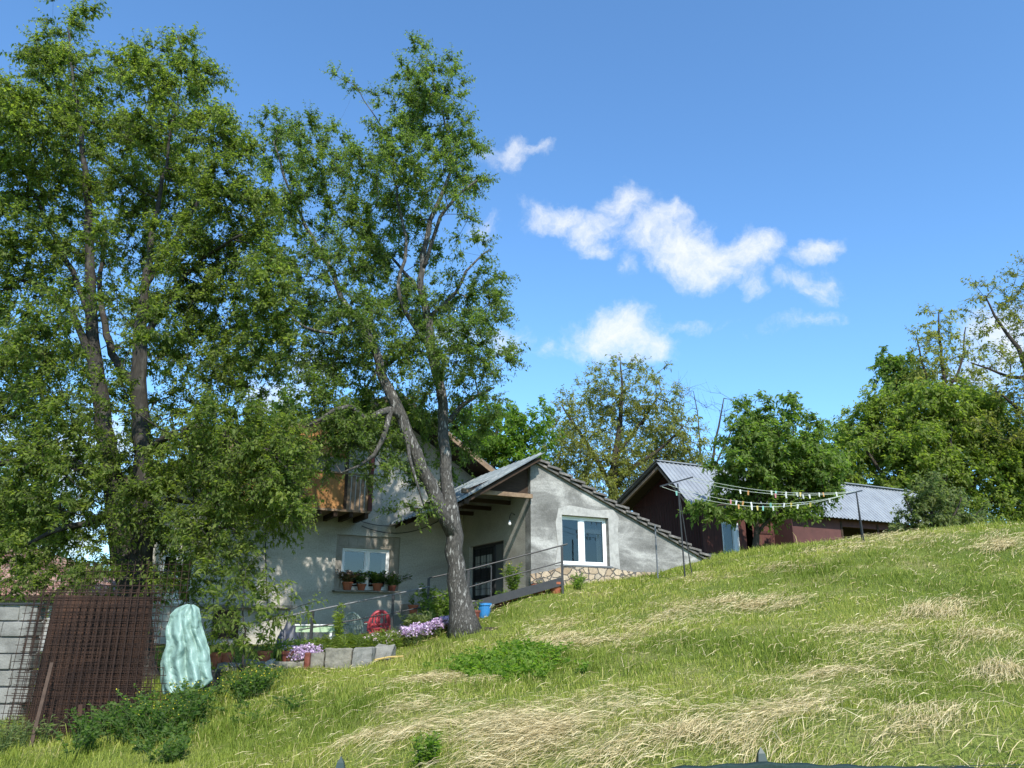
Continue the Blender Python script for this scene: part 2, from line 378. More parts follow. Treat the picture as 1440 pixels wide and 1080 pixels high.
CT += [(0, 4.3, -.05), (3, 4.3, -.05), (-4, 4.3, -.1), (8, 4.3, .0), (-10, 4.3, -.15), (0, 0, -.1), (12, 0, 0), (-14, 0, -.2), (0, -6, -.1), (20, -6, .1), (-20, -6, -.2),
       (-12, 11, .02), (-20, 12, -.1), (-13, 17, .5), (-20, 24, .3), (-30, 20, 0), (-9, 17.5, 1.05), (-6, 18.2, 1.1), (-3.5, 19, 1.15), (-4.9, 18.4, 1.1), (-3, 20.5, 1.2), (-10, 22, 1.1), (-14, 30, .9), (-25, 38, .6),
       (-2, 28, 2.1), (-1.2, 21.5, 1.95), (-.4, 19.5, 2.05), (5.2, 22.7, 3.4), (7, 26.5, 3.75), (7, 29, 3.85), (11, 28, 4.2), (16, 30, 4.3), (3, 32, 3.2), (14, 24, 4.2), (24, 28, 4.5), (24, 18, 4.2), (35, 30, 4.6), (35, 12, 3.2), (30, 4, .9),
       (-10, 48, 1.5), (5, 48, 3.2), (20, 48, 4.3), (38, 48, 4.6), (-35, 48, .6), (-38, 5, -.3), (-38, 30, .2)]
CT += [(.62, 19.75, 2.42), (2.35, 20.6, 2.68), (3.55, 21.2, 2.83), (5.0, 22.0, 3.2), (1.4, 20.15, 2.55)]
CT = np.array(CT)
def _U(r2): return np.where(r2 > 1e-9, r2 * np.log(r2 + 1e-12), 0)
def _fit():
    n = len(CT); d2 = ((CT[:, None, :2] - CT[None, :, :2]) ** 2).sum(-1)
    A = np.zeros((n + 3, n + 3)); A[:n, :n] = _U(d2) + np.eye(n) * .35
    A[:n, n] = 1; A[:n, n + 1:] = CT[:, :2]; A[n, :n] = 1; A[n + 1:, :n] = CT[:, :2].T
    return np.linalg.solve(A, np.concatenate([CT[:, 2], [0, 0, 0]]))
TW = _fit()
def _hash(i, j, s):
    h = np.sin(i * 127.1 + j * 311.7 + s * 74.7) * 43758.5453
    return h - np.floor(h)
def vnoise(x, y, s=0):
    i, j = np.floor(x), np.floor(y); f, g = x - i, y - j
    f = f * f * (3 - 2 * f); g = g * g * (3 - 2 * g)
    return (_hash(i, j, s) * (1 - f) + _hash(i + 1, j, s) * f) * (1 - g) + (_hash(i, j + 1, s) * (1 - f) + _hash(i + 1, j + 1, s) * f) * g
def H(x, y):
    x = np.atleast_1d(np.asarray(x, dtype=float)); y = np.atleast_1d(np.asarray(y, dtype=float))
    xc = np.clip(x, -38, 38); yc = np.clip(y, -6, 48)
    out = np.empty(len(x)); n = len(CT)
    for k in range(0, len(x), 60000):
        q = np.stack([xc[k:k + 60000], yc[k:k + 60000]], 1)
        d2 = ((q[:, None, :] - CT[None, :, :2]) ** 2).sum(-1)
        out[k:k + 60000] = _U(d2) @ TW[:n] + TW[n] + q @ TW[n + 1:]
    return out + .10 * (vnoise(x * .9, y * .9, 3) - .5) + .085 * (vnoise(x * 2.3, y * 2.3, 5) - .5) + .03 * (vnoise(x * 5.1, y * 5.1, 6) - .5)
def h1(x, y): return float(H([x], [y])[0])
def cast(px, py, lo=4.6, hi=40):
    d = ray(px, py); Ys = np.linspace(lo, hi, 700)
    t = Ys / d.y; z = EYE.z + d.z * t; g = H(d.x * t, Ys)
    k = np.argmax(z < g)
    if not (z < g).any(): k = int(np.argmin(z - g))
    return Vector((d.x * t[k], Ys[k], g[k]))

def groundmat():
    m, nt, b, new, link = nodes('meadow_soil')
    b.inputs['Roughness'].default_value = .95; setspec(b, .1)
    tc = new('ShaderNodeTexCoord')
    n = new('ShaderNodeTexNoise'); n.inputs['Scale'].default_value = .8; n.inputs['Detail'].default_value = 8; link(tc.outputs['Object'], n.inputs['Vector'])
    r = ramp(new, [(.35, (.11, .15, .026)), (.55, (.16, .19, .042)), (.7, (.23, .22, .08))]); link(n.outputs['Fac'], r.inputs[0])
    n2 = new('ShaderNodeTexNoise'); n2.inputs['Scale'].default_value = 34; n2.inputs['Detail'].default_value = 5; link(tc.outputs['Object'], n2.inputs['Vector'])
    r2 = ramp(new, [(.3, (.5, .5, .5)), (.7, (1.3, 1.3, 1.3))]); link(n2.outputs['Fac'], r2.inputs[0])
    mx = new('ShaderNodeMix'); mx.data_type = 'RGBA'; mx.blend_type = 'MULTIPLY'; mx.inputs[0].default_value = 1; link(r.outputs[0], mx.inputs[6]); link(r2.outputs[0], mx.inputs[7])
    link(mx.outputs[2], b.inputs['Base Color'])
    bp = new('ShaderNodeBump'); bp.inputs['Strength'].default_value = .8; bp.inputs['Distance'].default_value = .05; link(n2.outputs['Fac'], bp.inputs['Height']); link(bp.outputs[0], b.inputs['Normal'])
    return m

def build_ground():
    xs = np.concatenate([[-700, -350, -180, -100, -70, -50], np.arange(-38, 38.01, .32), [50, 70, 100, 180, 350, 700]])
    ys = np.concatenate([[-300, -100, -40, -15], np.arange(-6, 48.01, .32), [60, 80, 120, 200, 400, 800]])
    X, Y = np.meshgrid(xs, ys); x, y = X.ravel(), Y.ravel()
    V = np.stack([x, y, H(x, y)], 1)
    nx, ny = len(xs), len(ys)
    i = (np.arange(ny - 1)[:, None] * nx + np.arange(nx - 1)[None]).ravel()
    o = np_mesh('ground', V, np.stack([i, i + 1, i + nx + 1, i + nx], 1), groundmat(), kind='structure')
    o.data.polygons.foreach_set('use_smooth', [True] * len(o.data.polygons))
    props(o, 'grassy hillside rising to the right under the house and sheds', 'hillside')
build_ground()

# house frame (needed to keep the grass out of the buildings)
HF = Frame(P(747, 822, 20), HANG)
SF = Frame(P(995, 785, 28), HANG)
LF = Frame(P(1120, 770, 29), HANG)
HC = np.array(HF.C[:2]); HUv = np.array(HF.u[:2]); HVv = np.array(HF.v[:2])

def ellipse(px, py, rx, ry):
    c = cast(px, py); ex = cast(px + rx, py) - c; ey = cast(px, py - ry) - c
    return np.array(c[:2]), np.array([[ex.x, ey.x], [ex.y, ey.y]])
# swaths of cut hay: pixel ellipse, strands, lay angle, heap
HAY = [(735, 1035, 170, 26, 7600, .30, .10), (860, 1012, 100, 20, 4200, .25, .10), (620, 1005, 70, 16, 1800, .5, .05), (820, 905, 85, 9, 2600, .4, .06), (905, 885, 40, 6, 900, .5, .05),
       (1050, 853, 70, 11, 3000, .55, .10), (950, 866, 45, 9, 1600, .3, .07), (1320, 865, 55, 15, 2600, .7, .09), (1230, 895, 60, 15, 2200, .4, .06), (1390, 905, 50, 18, 1800, .9, .07), (1250, 757, 90, 7, 2600, .2, .14),
       (1170, 775, 40, 6, 900, .3, .08), (1420, 770, 40, 12, 2200, .35, .16), (1430, 940, 45, 22, 1900, 1.0, .06), (1150, 960, 90, 14, 1600, .6, .03), (1290, 1030, 130, 24, 2200, .5, .03),
       (1000, 1030, 70, 22, 2000, .6, .04), (640, 962, 70, 9, 1200, .4, .04), (1110, 1000, 60, 18, 1000, .3, .03), (540, 1050, 60, 14, 1000, .6, .04), (780, 880, 30, 6, 600, .4, .04), (1100, 800, 50, 5, 700, .3, .05), (980, 815, 30, 5, 400, .4, .04)]
HE = [ellipse(*h[:4]) for h in HAY]
HI = [np.linalg.inv(e[1]) for e in HE]
def dryness(x, y):
    q = np.stack([x, y], 1); d = np.zeros(len(x))
    for (c, E), I, h in zip(HE, HI, HAY):
        l = (q - c) @ I.T
        d = np.maximum(d, np.exp(-(l ** 2).sum(1) * .9) * min(1, h[4] / 1500))
    return d

def in_buildings(x, y):
    q = np.stack([x, y], 1) - HC; a = q @ HUv; b = q @ HVv
    wing = (a > -.05) & (a < 6.4) & (b > -.05) & (b < 9)
    main = (a > -9.3) & (a < 3) & (b > 4.15)
    porch = (a > -1.9) & (a <= 0) & (b > .2) & (b < 4.4)
    terr = (a > -9.0) & (a < -1.2) & (b > 1.5) & (b < 4.4)
    k = np.array(SF.C[:2]); q2 = np.stack([x, y], 1) - k; a2 = q2 @ HUv; b2 = q2 @ HVv
    shed = (a2 > -.1) & (a2 < 15) & (b2 > -.1) & (b2 < 6)
    return wing | main | porch | terr | shed

def blades(rng, x, y, L, W, tint, lean, name=None):
    n = len(x); z = H(x, y) - .01
    th = rng.uniform(0, 2 * np.pi, n); phi = rng.uniform(0, 2 * np.pi, n)
    side = np.stack([np.cos(th), np.sin(th), np.zeros(n)], 1) * (W / 2)[:, None]
    out = np.stack([np.cos(phi), np.sin(phi), np.zeros(n)], 1) * (L * lean)[:, None]
    b = np.stack([x, y, z], 1)
    mid = b + out * .35; mid[:, 2] += L * .6
    tip = b + out; tip[:, 2] += L * np.clip(1.05 - lean * .55, .25, 1)
    V = np.stack([b - side, b + side, mid - side * .8, mid + side * .8, tip], 1).reshape(-1, 3)
    k = np.arange(n)[:, None] * 5
    T = np.concatenate([k + np.array([[0, 1, 3]]), k + np.array([[0, 3, 2]]), k + np.array([[2, 3, 4]])], 0)
    return V, T, np.repeat(tint, 5)

LUSH = [ellipse(*e) for e in [(700, 945, 110, 26), (960, 905, 60, 14), (620, 930, 50, 12), (760, 925, 60, 12), (300, 1000, 90, 24), (1080, 935, 60, 14), (880, 955, 80, 14), (450, 985, 80, 20), (1250, 950, 60, 14), (1120, 800, 60, 8)]]
LUSHI = [np.linalg.inv(e[1]) for e in LUSH]
def lush(x, y):
    q = np.stack([x, y], 1); d = np.zeros(len(x))
    for (c, E), I in zip(LUSH, LUSHI):
        l = (q - c) @ I.T; d = np.maximum(d, np.exp(-(l ** 2).sum(1)))
    return d

def build_grass():
    rng = np.random.default_rng(3)
    Vs, Ts, Cs = [], [], []; off = 0
    for y0, y1, n, L0, W0 in [(4.35, 6.5, 52000, .095, .0052), (6.5, 9, 90000, .10, .006), (9, 13, 118000, .115, .008), (13, 18, 104000, .125, .011), (18, 24, 62000, .14, .015), (24, 31, 22000, .16, .018)]:
        y = rng.uniform(y0, y1, n); lim = .74 * y + 1.2
        x = rng.uniform(-1, 1, n) * lim
        if y0 >= 24: x = np.abs(x)
        if y0 >= 18: x = np.where(x < -2, -x, x)
        cl = vnoise(x * 1.7, y * 1.7, 11) * .6 + vnoise(x * 5, y * 5, 12) * .4
        d = dryness(x, y); lu = lush(x, y)
        keep = ~in_buildings(x, y) & (rng.uniform(0, 1, n) < (.45 + .8 * cl) * (1 - .45 * d)) & ~((x < -3.9) & (y > 12.6) & (x > -9.5) & (y < 16) & (rng.uniform(0, 1, n) < .3))
        x, y, cl, d, lu = x[keep], y[keep], cl[keep], d[keep], lu[keep]; n = len(x)
        edge = vnoise(x * .55, y * .55, 21)
        L = .65 * L0 * rng.gamma(7, 1 / 7, n) * (.40 + 1.25 * cl) * (1 + .5 * lu) * (1 - .3 * d)
        tall = rng.uniform(0, 1, n) < .008; L = np.where(tall, L * 2.1, L)
        W = .8 * W0 * rng.uniform(.6, 1.3, n) * (1 + .25 * lu)
        t = .25 + .42 * (edge - .5) + rng.normal(0, .13, n) - .36 * (cl - .5) - .26 * lu + .2 * d
        dry = rng.uniform(0, 1, n) < .035 + .07 * (edge > .6) + .28 * d
        t = np.where(dry, rng.uniform(.72, 1, n), t)
        V, T, C = blades(rng, x, y, L, W, np.clip(t, 0, 1), rng.uniform(.15, .95, n))
        Vs.append(V); Ts.append(T + off); Cs.append(C); off += len(V)
    o = np_mesh('grass', np.concatenate(Vs), np.concatenate(Ts), M['grass'], tint=np.concatenate(Cs), kind='stuff')
    props(o, 'roughly mown green grass covering the whole hillside', 'grass')
build_grass()

def build_hay():
    rng = np.random.default_rng(5)
    Vs, Ts, Cs = [], [], []; off = 0
    def strands(xy, ang, L, W, lift, tint):
        nonlocal off
        n = len(xy); K = 5
        bend = rng.normal(0, .25, n); pts = []
        p = xy.copy(); hb = lift * rng.uniform(0, 1, n) ** 1.3
        tilt = rng.normal(0, .16, n)
        for k in range(K):
            t = k / (K - 1); a = ang + bend * (t - .5)
            if k: p = p + np.stack([np.cos(a), np.sin(a)], 1) * (L / (K - 1))[:, None]
            z = H(p[:, 0], p[:, 1]) + .025 + hb + tilt * (t - .5) * L * .8 + .04 * np.sin(np.pi * t) * rng.uniform(.2, 1, n)
            q = np.concatenate([p, z[:, None]], 1)
            s = np.stack([-np.sin(a), np.cos(a), rng.normal(0, .7, n)], 1) * (W / 2 * (1 - .5 * t))[:, None]
            pts += [q - s, q + s]
        V = np.stack(pts, 1).reshape(-1, 3); base = np.arange(n)[:, None] * 2 * K
        T = np.concatenate([base + np.array([[2 * k, 2 * k + 1, 2 * k + 3]]) for k in range(K - 1)] + [base + np.array([[2 * k, 2 * k + 3, 2 * k + 2]]) for k in range(K - 1)])
        Vs.append(V); Ts.append(T + off); Cs.append(np.repeat(tint, 2 * K)); off += len(V)
    for (c, E), h in zip(HE, HAY):
        n = int(h[4] * 1.0)
        g = rng.normal(0, .78, (n, 2)) * np.where(rng.uniform(0, 1, (n, 1)) < .07, 1.6, .88); xy = c + g @ E.T
        # strands gather into wisps
        wn = vnoise(xy[:, 0] * 3.1, xy[:, 1] * 3.1, 31); keep = rng.uniform(0, 1, n) < .06 + 1.7 * np.clip(wn - .38, 0, 1)
        ok = keep & ~in_buildings(xy[:, 0], xy[:, 1]); xy = xy[ok]; g = g[ok]; n = len(xy)
        far = float(np.linalg.norm(c)); ws = max(1, far / 8.5)
        ang = h[5] + (vnoise(xy[:, 0] * 1.6, xy[:, 1] * 1.6, 33) - .5) * 1.1 + rng.normal(0, .30, n) + np.where(rng.uniform(0, 1, n) < .5, np.pi, 0)
        heap = h[6] * np.exp(-(g ** 2).sum(1))
        strands(xy, ang, rng.uniform(.08, .40, n) ** 1.0, rng.uniform(.0018, .0042, n) * ws, heap * .75 + .025, np.clip(rng.normal(.5, .24, n), 0, 1))
    # loose straws scattered over all of the slope
    n = 6000; y = rng.uniform(5, 20, n) ; x = rng.uniform(-1, 1, n) * (.72 * y)
    ok = ~in_buildings(x, y) & (x > -.33 * y) & (rng.uniform(0, 1, n) < .25 + vnoise(x * .8, y * .8, 35)); x, y = x[ok], y[ok]; n = len(x)
    strands(np.stack([x, y], 1), .4 + rng.normal(0, .7, n), rng.uniform(.1, .36, n), .005 * np.maximum(1, y / 8.5), .05 * np.ones(n), np.clip(rng.normal(.45, .25, n), 0, 1))
    o = np_mesh('cut_hay', np.concatenate(Vs), np.concatenate(Ts), M['hay'], tint=np.concatenate(Cs), kind='stuff')
    props(o, 'straw coloured cut hay lying in swaths over the green slope', 'hay')
build_hay()

# ------------------------------------------------------------------ foliage helpers
def leaf_geo(p, d, L, W, rng, fold=.18, droop=.15, up=None):
    n = len(p); d = d / (np.linalg.norm(d, axis=1, keepdims=True) + 1e-9)
    r = rng.normal(0, .55, (n, 3)); r[:, 2] += 1.0
    s = np.cross(d, r); s /= (np.linalg.norm(s, axis=1, keepdims=True) + 1e-9)
    nn = np.cross(s, d); L = L[:, None]; W = W[:, None]
    m = p + d * L * .45
    a = m + s * W / 2 + nn * W * fold; c = m - s * W / 2 + nn * W * fold
    tip = p + d * L; tip[:, 2] -= L[:, 0] * droop
    V = np.stack([p, a, tip, c], 1).reshape(-1, 3)
    k = np.arange(n)[:, None] * 4
    return V, np.concatenate([k + np.array([[0, 2, 1]]), k + np.array([[0, 3, 2]])])

class Leaves:
    def __init__(s): s.V = []; s.T = []; s.C = []; s.off = 0
    def add(s, p, d, L, W, tint, rng, **k):
        V, T = leaf_geo(p, d, L, W, rng, **k)
        s.V.append(V); s.T.append(T + s.off); s.C.append(np.repeat(np.clip(tint, 0, 1), 4)); s.off += len(V)
    def build(s, name, m, parent=None, origin=None, kind=None):
        return np_mesh(name, np.concatenate(s.V), np.concatenate(s.T), m, parent=parent, tint=np.concatenate(s.C), origin=origin, kind=kind)

def sprout(lv, mb, base, h, spread, nstem, per, leaf, rng, stemr=.006, lean=.5, aspect=.45, tip_only=False, blossom=None, bl=.03, nb=8):
    """leafy stems growing from base; leaves go to lv, stems to mb, blossoms to another Leaves"""
    base = np.array(base, dtype=float)
    for i in range(nstem):
        a = rng.uniform(0, 2 * np.pi); out = np.array([math.cos(a), math.sin(a), 0])
        b = base + out * spread * .25 * rng.uniform(0, 1); hh = h * rng.uniform(.6, 1.05); sp = spread * rng.uniform(.2, 1) * lean * 2
        ts = np.linspace(0, 1, 5); pts = [b + out * sp * t ** 1.6 + np.array([0, 0, hh * (t - .12 * t * t * lean)]) for t in ts]
        if mb is not None: mb.tube(pts, [stemr * (1 - .6 * t) for t in ts], n=4)
        n = per; tt = rng.uniform(.65 if tip_only else .15, 1, n)
        p = np.stack([np.interp(tt, ts, [q[k] for q in pts]) for k in range(3)], 1)
        d = rng.normal(0, 1, (n, 3)); d[:, 2] = np.abs(d[:, 2]) * .4 + .15
        l = leaf * rng.uniform(.6, 1.25, n)
        lv.add(p, d, l, l * aspect * rng.uniform(.8, 1.2, n), rng.normal(.5, .2, n) + .2 * (tt - .5), rng)
        if blossom is not None:
            q = np.array(pts[-1]) + rng.normal(0, .022, (nb, 3)); e = rng.normal(0, 1, (nb, 3)); e[:, 2] = np.abs(e[:, 2])
            ll = bl * rng.uniform(.7, 1.2, nb); blossom.add(q, e, ll, ll * .8, rng.uniform(0, 1, nb), rng)

# ------------------------------------------------------------------ the grey house with its wing
def slab(mb, F, a0, z0, a1, z1, b0, b1, th):
    mb.box8([F(a0, b0, z0 - th), F(a1, b0, z1 - th), F(a1, b1, z1 - th), F(a0, b1, z0 - th), F(a0, b0, z0), F(a1, b0, z1), F(a1, b1, z1), F(a0, b1, z0)])
def slabb(mb, F, b0, z0, b1, z1, a0, a1, th):
    mb.box8([F(a0, b0, z0 - th), F(a1, b0, z0 - th), F(a1, b1, z1 - th), F(a0, b1, z1 - th), F(a0, b0, z0), F(a1, b0, z0), F(a1, b1, z1), F(a0, b1, z1)])
def rect(a0, a1, z0, z1): return [(a0, z0), (a1, z0), (a1, z1), (a0, z1)]

def window(F, a0, a1, z0, z1, b, parent, split=(.5,), fr=.065, curtains=(), mull=.09):
    """plastic window with its panes in the plane b, opening towards -b"""
    mb = MB()
    mb.fbox(F, a0, a0 + fr, b, b + .07, z0, z1); mb.fbox(F, a1 - fr, a1, b, b + .07, z0, z1)
    mb.fbox(F, a0 + fr, a1 - fr, b, b + .07, z0, z0 + fr); mb.fbox(F, a0 + fr, a1 - fr, b, b + .07, z1 - fr, z1)
    cuts = [a0 + fr]
    for s in split:
        c = a0 + (a1 - a0) * s
        mb.fbox(F, c - mull / 2, c + mull / 2, b - .004, b + .066, z0 + fr, z1 - fr); cuts += [c - mull / 2, c + mull / 2]
    cuts.append(a1 - fr)
    w = mb.build('window', M['white'], parent, bevel=.008)
    for i in range(0, len(cuts), 2):
        g = MB(); g.fbox(F, cuts[i], cuts[i + 1], b + .03, b + .036, z0 + fr, z1 - fr); g.build('pane', M['glass'], w)
        s = MB(); e = .035
        for (x0, x1, y0, y1) in ((cuts[i], cuts[i] + e, z0 + fr, z1 - fr), (cuts[i + 1] - e, cuts[i + 1], z0 + fr, z1 - fr), (cuts[i] + e, cuts[i + 1] - e, z0 + fr, z0 + fr + e), (cuts[i] + e, cuts[i + 1] - e, z1 - fr - e, z1 - fr)):
            s.fbox(F, x0, x1, b + .012, b + .052, y0, y1)
        s.build('sash', M['white'], w, bevel=.006)
    for (c0, c1, y0, y1) in curtains:
        k = MB(); n = 16; top = []
        for i in range(n + 1):
            a = c0 + (c1 - c0) * i / n; bb = b + .16 + .02 * math.sin(i * 1.9)
            top += [F(a, bb, y0), F(a, bb, y1)]
        k.add(top, [(2 * i, 2 * i + 2, 2 * i + 3, 2 * i + 1) for i in range(n)]); k.build('curtain', M['curtain'], w)
    return w

house = thing('house', 'grey rendered hillside house with balcony, metal porch roof and tiled side wing', 'house', HF(-3, 4.3, 1.1))
AP, ZP = -2.6, 8.0      # main gable apex
mb = MB()
mb.plate([(-9, .5), (1.2, .5), (1.2, 5.5), (AP, ZP - .08), (-9, 5.06)], [rect(-3.88, -2.0, 2.55, 4.08), rect(-8.35, -7.5, 2.15, 3.4)], lambda s, t, d: HF(s, 4.3 + d, t), .3)
mb.fbox(HF, -9, -8.7, 4.6, 12, .5, 5.0); mb.fbox(HF, .9, 1.2, 4.6, 12, .5, 5.4); mb.fbox(HF, -9, 1.2, 12, 12.3, .5, 5.0)
mb.build('wall', M['plaster_main'], house)
mb = MB(); mb.fbox(HF, -8.65, .85, 6.4, 6.5, .6, 5.0); mb.fbox(HF, -8.65, .85, 4.62, 6.38, 4.5, 4.6); mb.fbox(HF, -8.65, .85, 4.62, 6.38, 1.6, 1.66); mb.build('inner_room', M['interior'], house)
# ashlar surround set a little back in its niche, the window deeper
mb = MB(); mb.plate(rect(-3.88, -2.0, 2.55, 4.08), [rect(-3.68, -2.26, 2.58, 3.73)], lambda s, t, d: HF(s, 4.36 + d, t), .2)
sur = mb.build('window_surround', M['ashlar'], house)
mb = MB()
for k in range(7):
    a = -3.80 + k * .27; mb.fbox(HF, a, a + .255, 4.352, 4.362, 3.78, 4.06)
for k in range(4):
    for a0, a1 in ((-3.87, -3.70), (-2.23, -2.01)): mb.fbox(HF, a0, a1, 4.352, 4.362, 2.6 + k * .29, 2.6 + k * .29 + .275)
mb.build('stone_block', M['ashlar'], sur, bevel=.004)
window(HF, -3.68, -2.26, 2.58, 3.73, 4.44, house, split=(.53,), curtains=((-2.98, -2.84, 2.62, 3.7), (-2.44, -2.3, 2.62, 3.7)))
mb = MB(); mb.fbox(HF, -3.92, -1.97, 4.08, 4.355, 2.51, 2.55); mb.build('window_sill', M['concrete'], house)
window(HF, -8.35, -7.5, 2.15, 3.4, 4.40, house, split=(.52,), curtains=((-8.3, -7.55, 2.2, 3.36),))
mb = MB(); mb.tube([HF(-8.93, 4.2, 1.3), HF(-8.93, 4.2, 4.9)], .045, n=8); mb.build('drainpipe', M['white'], house)
mb = MB(); mb.fbox(HF, -7.4, -5.0, 4.08, 4.297, 2.05, 2.13); mb.build('ledge', M['concrete'], house)
mb = MB(); mb.fbox(HF, -6.95, -6.3, 4.255, 4.297, 1.3, 2.0); mb.build('cellar_opening', M['dark_wood'], house)  # solid dark panel; the gloom of the cellar opening is in its colour
# main roof
ZL = ZP - .45 * 7.1; ZR = ZP - .65 * 4.3
mb = MB(); slab(mb, HF, -9.7, ZL + .14, AP, ZP + .14, 3.15, 12.8, .07); slab(mb, HF, AP, ZP + .141, 1.7, ZR + .141, 3.15, 12.8, .07)
for k in range(24):
    t0, t1 = k / 24, (k + 1.1) / 24
    if k < 23: slab(mb, HF, -9.7 + 7.1 * t0, ZL + .172 + 3.195 * t0, -9.7 + 7.1 * min(t1, 1), ZL + .16 + 3.195 * min(t1, 1), 3.13, 12.82, .03)
    u0, u1 = k / 24, (k + 1.1) / 24
    if k < 23: slab(mb, HF, 1.7 - 4.3 * u0, ZR + .174 + 2.795 * u0, 1.7 - 4.3 * min(u1, 1), ZR + .162 + 2.795 * min(u1, 1), 3.13, 12.82, .03)
mb.build('roof', M['tile_grey'], house)
mb = MB(); slab(mb, HF, -9.65, ZL + .066, AP, ZP + .066, 3.2, 4.28, .03); slab(mb, HF, AP, ZP + .067, 1.65, ZR + .067, 3.2, 4.28, .03)
mb.build('soffit', M['dark_wood'], house)
mb = MB(); slab(mb, HF, -9.7, ZL + .13, AP, ZP + .13, 3.11, 3.148, .17); slab(mb, HF, AP, ZP + .131, 1.7, ZR + .131, 3.11, 3.148, .17)
mb.build('barge_board', M['wood'], house)
# balcony and boarded gable
mb = MB(); mb.fbox(HF, -7.0, -3.32, 3.1, 4.29, 4.56, 4.62); balc = mb.build('balcony_floor', M['wood'], house)
mb = MB()
for k in range(9): mb.fbox(HF, -6.9 + k * .43, -6.8 + k * .43, 3.14, 4.28, 4.42, 4.558)
mb.build('joist', M['dark_wood'], balc)
mb = MB()
for k in range(7): mb.fbox(HF, -6.95 + k * .42, -6.95 + k * .42 + .412, 3.14, 3.165, 4.625, 5.58)
bp = mb.build('balcony_panel', M['orange_wood'], house)
mb = MB()
for k in range(5): mb.fbox(HF, -4.0 + k * .13, -4.0 + k * .13 + .1, 3.145, 3.165, 4.625, 5.56)
mb.build('balcony_slats', M['wood'], house)
mb = MB(); mb.fbox(HF, -7.0, -3.42, 3.1, 3.19, 5.585, 5.63); mb.build('balcony_rail', M['wood'], house)
mb = MB()
mb.plate([(-6.6, 6.05), (-4.05, 6.05), (-4.05, 7.3), (-6.6, 6.15)], [], lambda s, t, d: HF(s, 3.2 + d, t), .03)
mb.build('gable_boarding', M['orange_wood'], house)
mb = MB(); mb.fbox(HF, -3.40, -3.28, 3.1, 3.22, 4.62, 7.5); post = mb.build('balcony_post', M['maroon_light'], house)
mb = MB(); mb.fbox(HF, -4.08, -4.0, 3.12, 3.2, 4.62, 7.2); mb.build('balcony_post', M['dark_wood'], house)
for nm, z0, z1 in (('paint_red', 5.75, 6.12), ('paint_yellow', 6.2, 6.62), ('paint_blue', 6.7, 7.25)):
    mb = MB(); mb.fbox(HF, -3.407, -3.273, 3.093, 3.227, z0, z1); mb.build('painted_band', M[nm], post)
# hanging cables on the facade
mb = MB()
def sag(p, q, s, n=14): return [p.lerp(q, t / n) - Vector((0, 0, s * 4 * (t / n) * (1 - t / n))) for t in range(n + 1)]
mb.tube(sag(HF(-3.2, 4.25, 4.35), HF(-.3, 4.25, 5.0), .42), .012, n=4); mb.build('cable', M['cable'], house); mb = MB(); mb.tube(sag(HF(-3.3, 4.24, 4.5), HF(-1.2, 4.24, 4.75), .22), .01, n=4); mb.build('cable', M['cable'], house); mb = MB()
mb.tube([HF(-5.9, 4.26, 4.5), HF(-5.8, 4.25, 3.4), HF(-5.7, 4.25, 2.6), HF(-5.62, 4.25, 2.15)], .014, n=4)
mb.build('cable', M['cable'], house)

# wing
RZ = lambda a: 5.74 - .415 * (a - .2)
mb = MB(); mb.plate([(0, 1.3), (6.3, 1.3), (6.3, RZ(6.3) - .02), (.2, 5.72), (0, 5.62)], [rect(.93, 2.42, 3.13, 4.42)], lambda s, t, d: HF(s, d, t), .3)
mb.fbox(HF, 6.0, 6.3, .3, 8, 1.5, 3.1)
mb.build('wing_wall', M['plaster'], house)
mb = MB(); mb.plate([(.3, 1.3), (4.3, 1.3), (4.3, 5.5), (.3, 5.5)], [rect(1.55, 3.8, 2.2, 3.86)], lambda s, t, d: HF(d, s, t), .25)
mb.build('porch_wall', M['plaster_main'], house)
mb = MB(); mb.fbox(HF, .3, 3.3, 2.6, 2.7, 1.5, 4.2); mb.fbox(HF, .7, .75, .35, 2.59, 1.5, 4.9); mb.fbox(HF, 2.95, 3.0, .35, 2.59, 1.5, 4.44); mb.fbox(HF, .76, 2.94, .32, 2.59, 4.46, 4.5); mb.fbox(HF, .76, 2.94, .32, 2.59, 1.9, 2.0); mb.build('inner_room', M['interior'], house)
# smoother pale render round the window
mb = MB(); mb.plate([(.70, 3.10), (.98, 3.13), (2.40, 3.13), (2.74, 3.06), (2.70, 3.9), (2.76, 4.45), (2.60, 4.66), (2.0, 4.60), (1.2, 4.68), (.84, 4.58), (.74, 4.2), (.80, 3.6)],
                    [rect(.935, 2.415, 3.135, 4.415)], lambda s, t, d: HF(s, -.012 + d, t), .0115)
mb.build('render_patch', M['plaster_light'], house)
window(HF, .93, 2.42, 3.13, 4.42, .13, house, split=(.47,), fr=.07, mull=.13, curtains=((1.72, 2.36, 4.0, 4.36), (2.2, 2.36, 3.2, 3.99)))
mb = MB(); mb.fbox(HF, .88, 2.47, -.05, .128, 3.085, 3.127); mb.build('window_sill', M['grey_metal'], house)
mb = MB(); mb.plate([(-.03, 1.5), (4.5, 1.5), (4.4, 2.98), (3.9, 3.02), (3.2, 3.0), (2.5, 3.07), (.9, 3.07), (.55, 2.96), (-.03, 2.86)], [], lambda s, t, d: HF(s, -.045 + d, t), .033)
mb.build('stone_plinth', M['stone'], house)
mb = MB()
mb.tube([HF(-.02, .84, 4.45), HF(-.12, .84, 4.5), HF(-.18, .84, 4.4), HF(-.18, .84, 4.3)], .012, n=6); lamp = mb.build('wall_lamp', M['black_metal'], house)
mb = MB(); mb.lathe([(.012, .14), (.03, .1), (.045, .05), (.038, .012), (.01, 0)][::-1], HF(-.18, .84, 4.16), n=12); mb.build('bulb', M['bulb'], lamp, smooth=True)
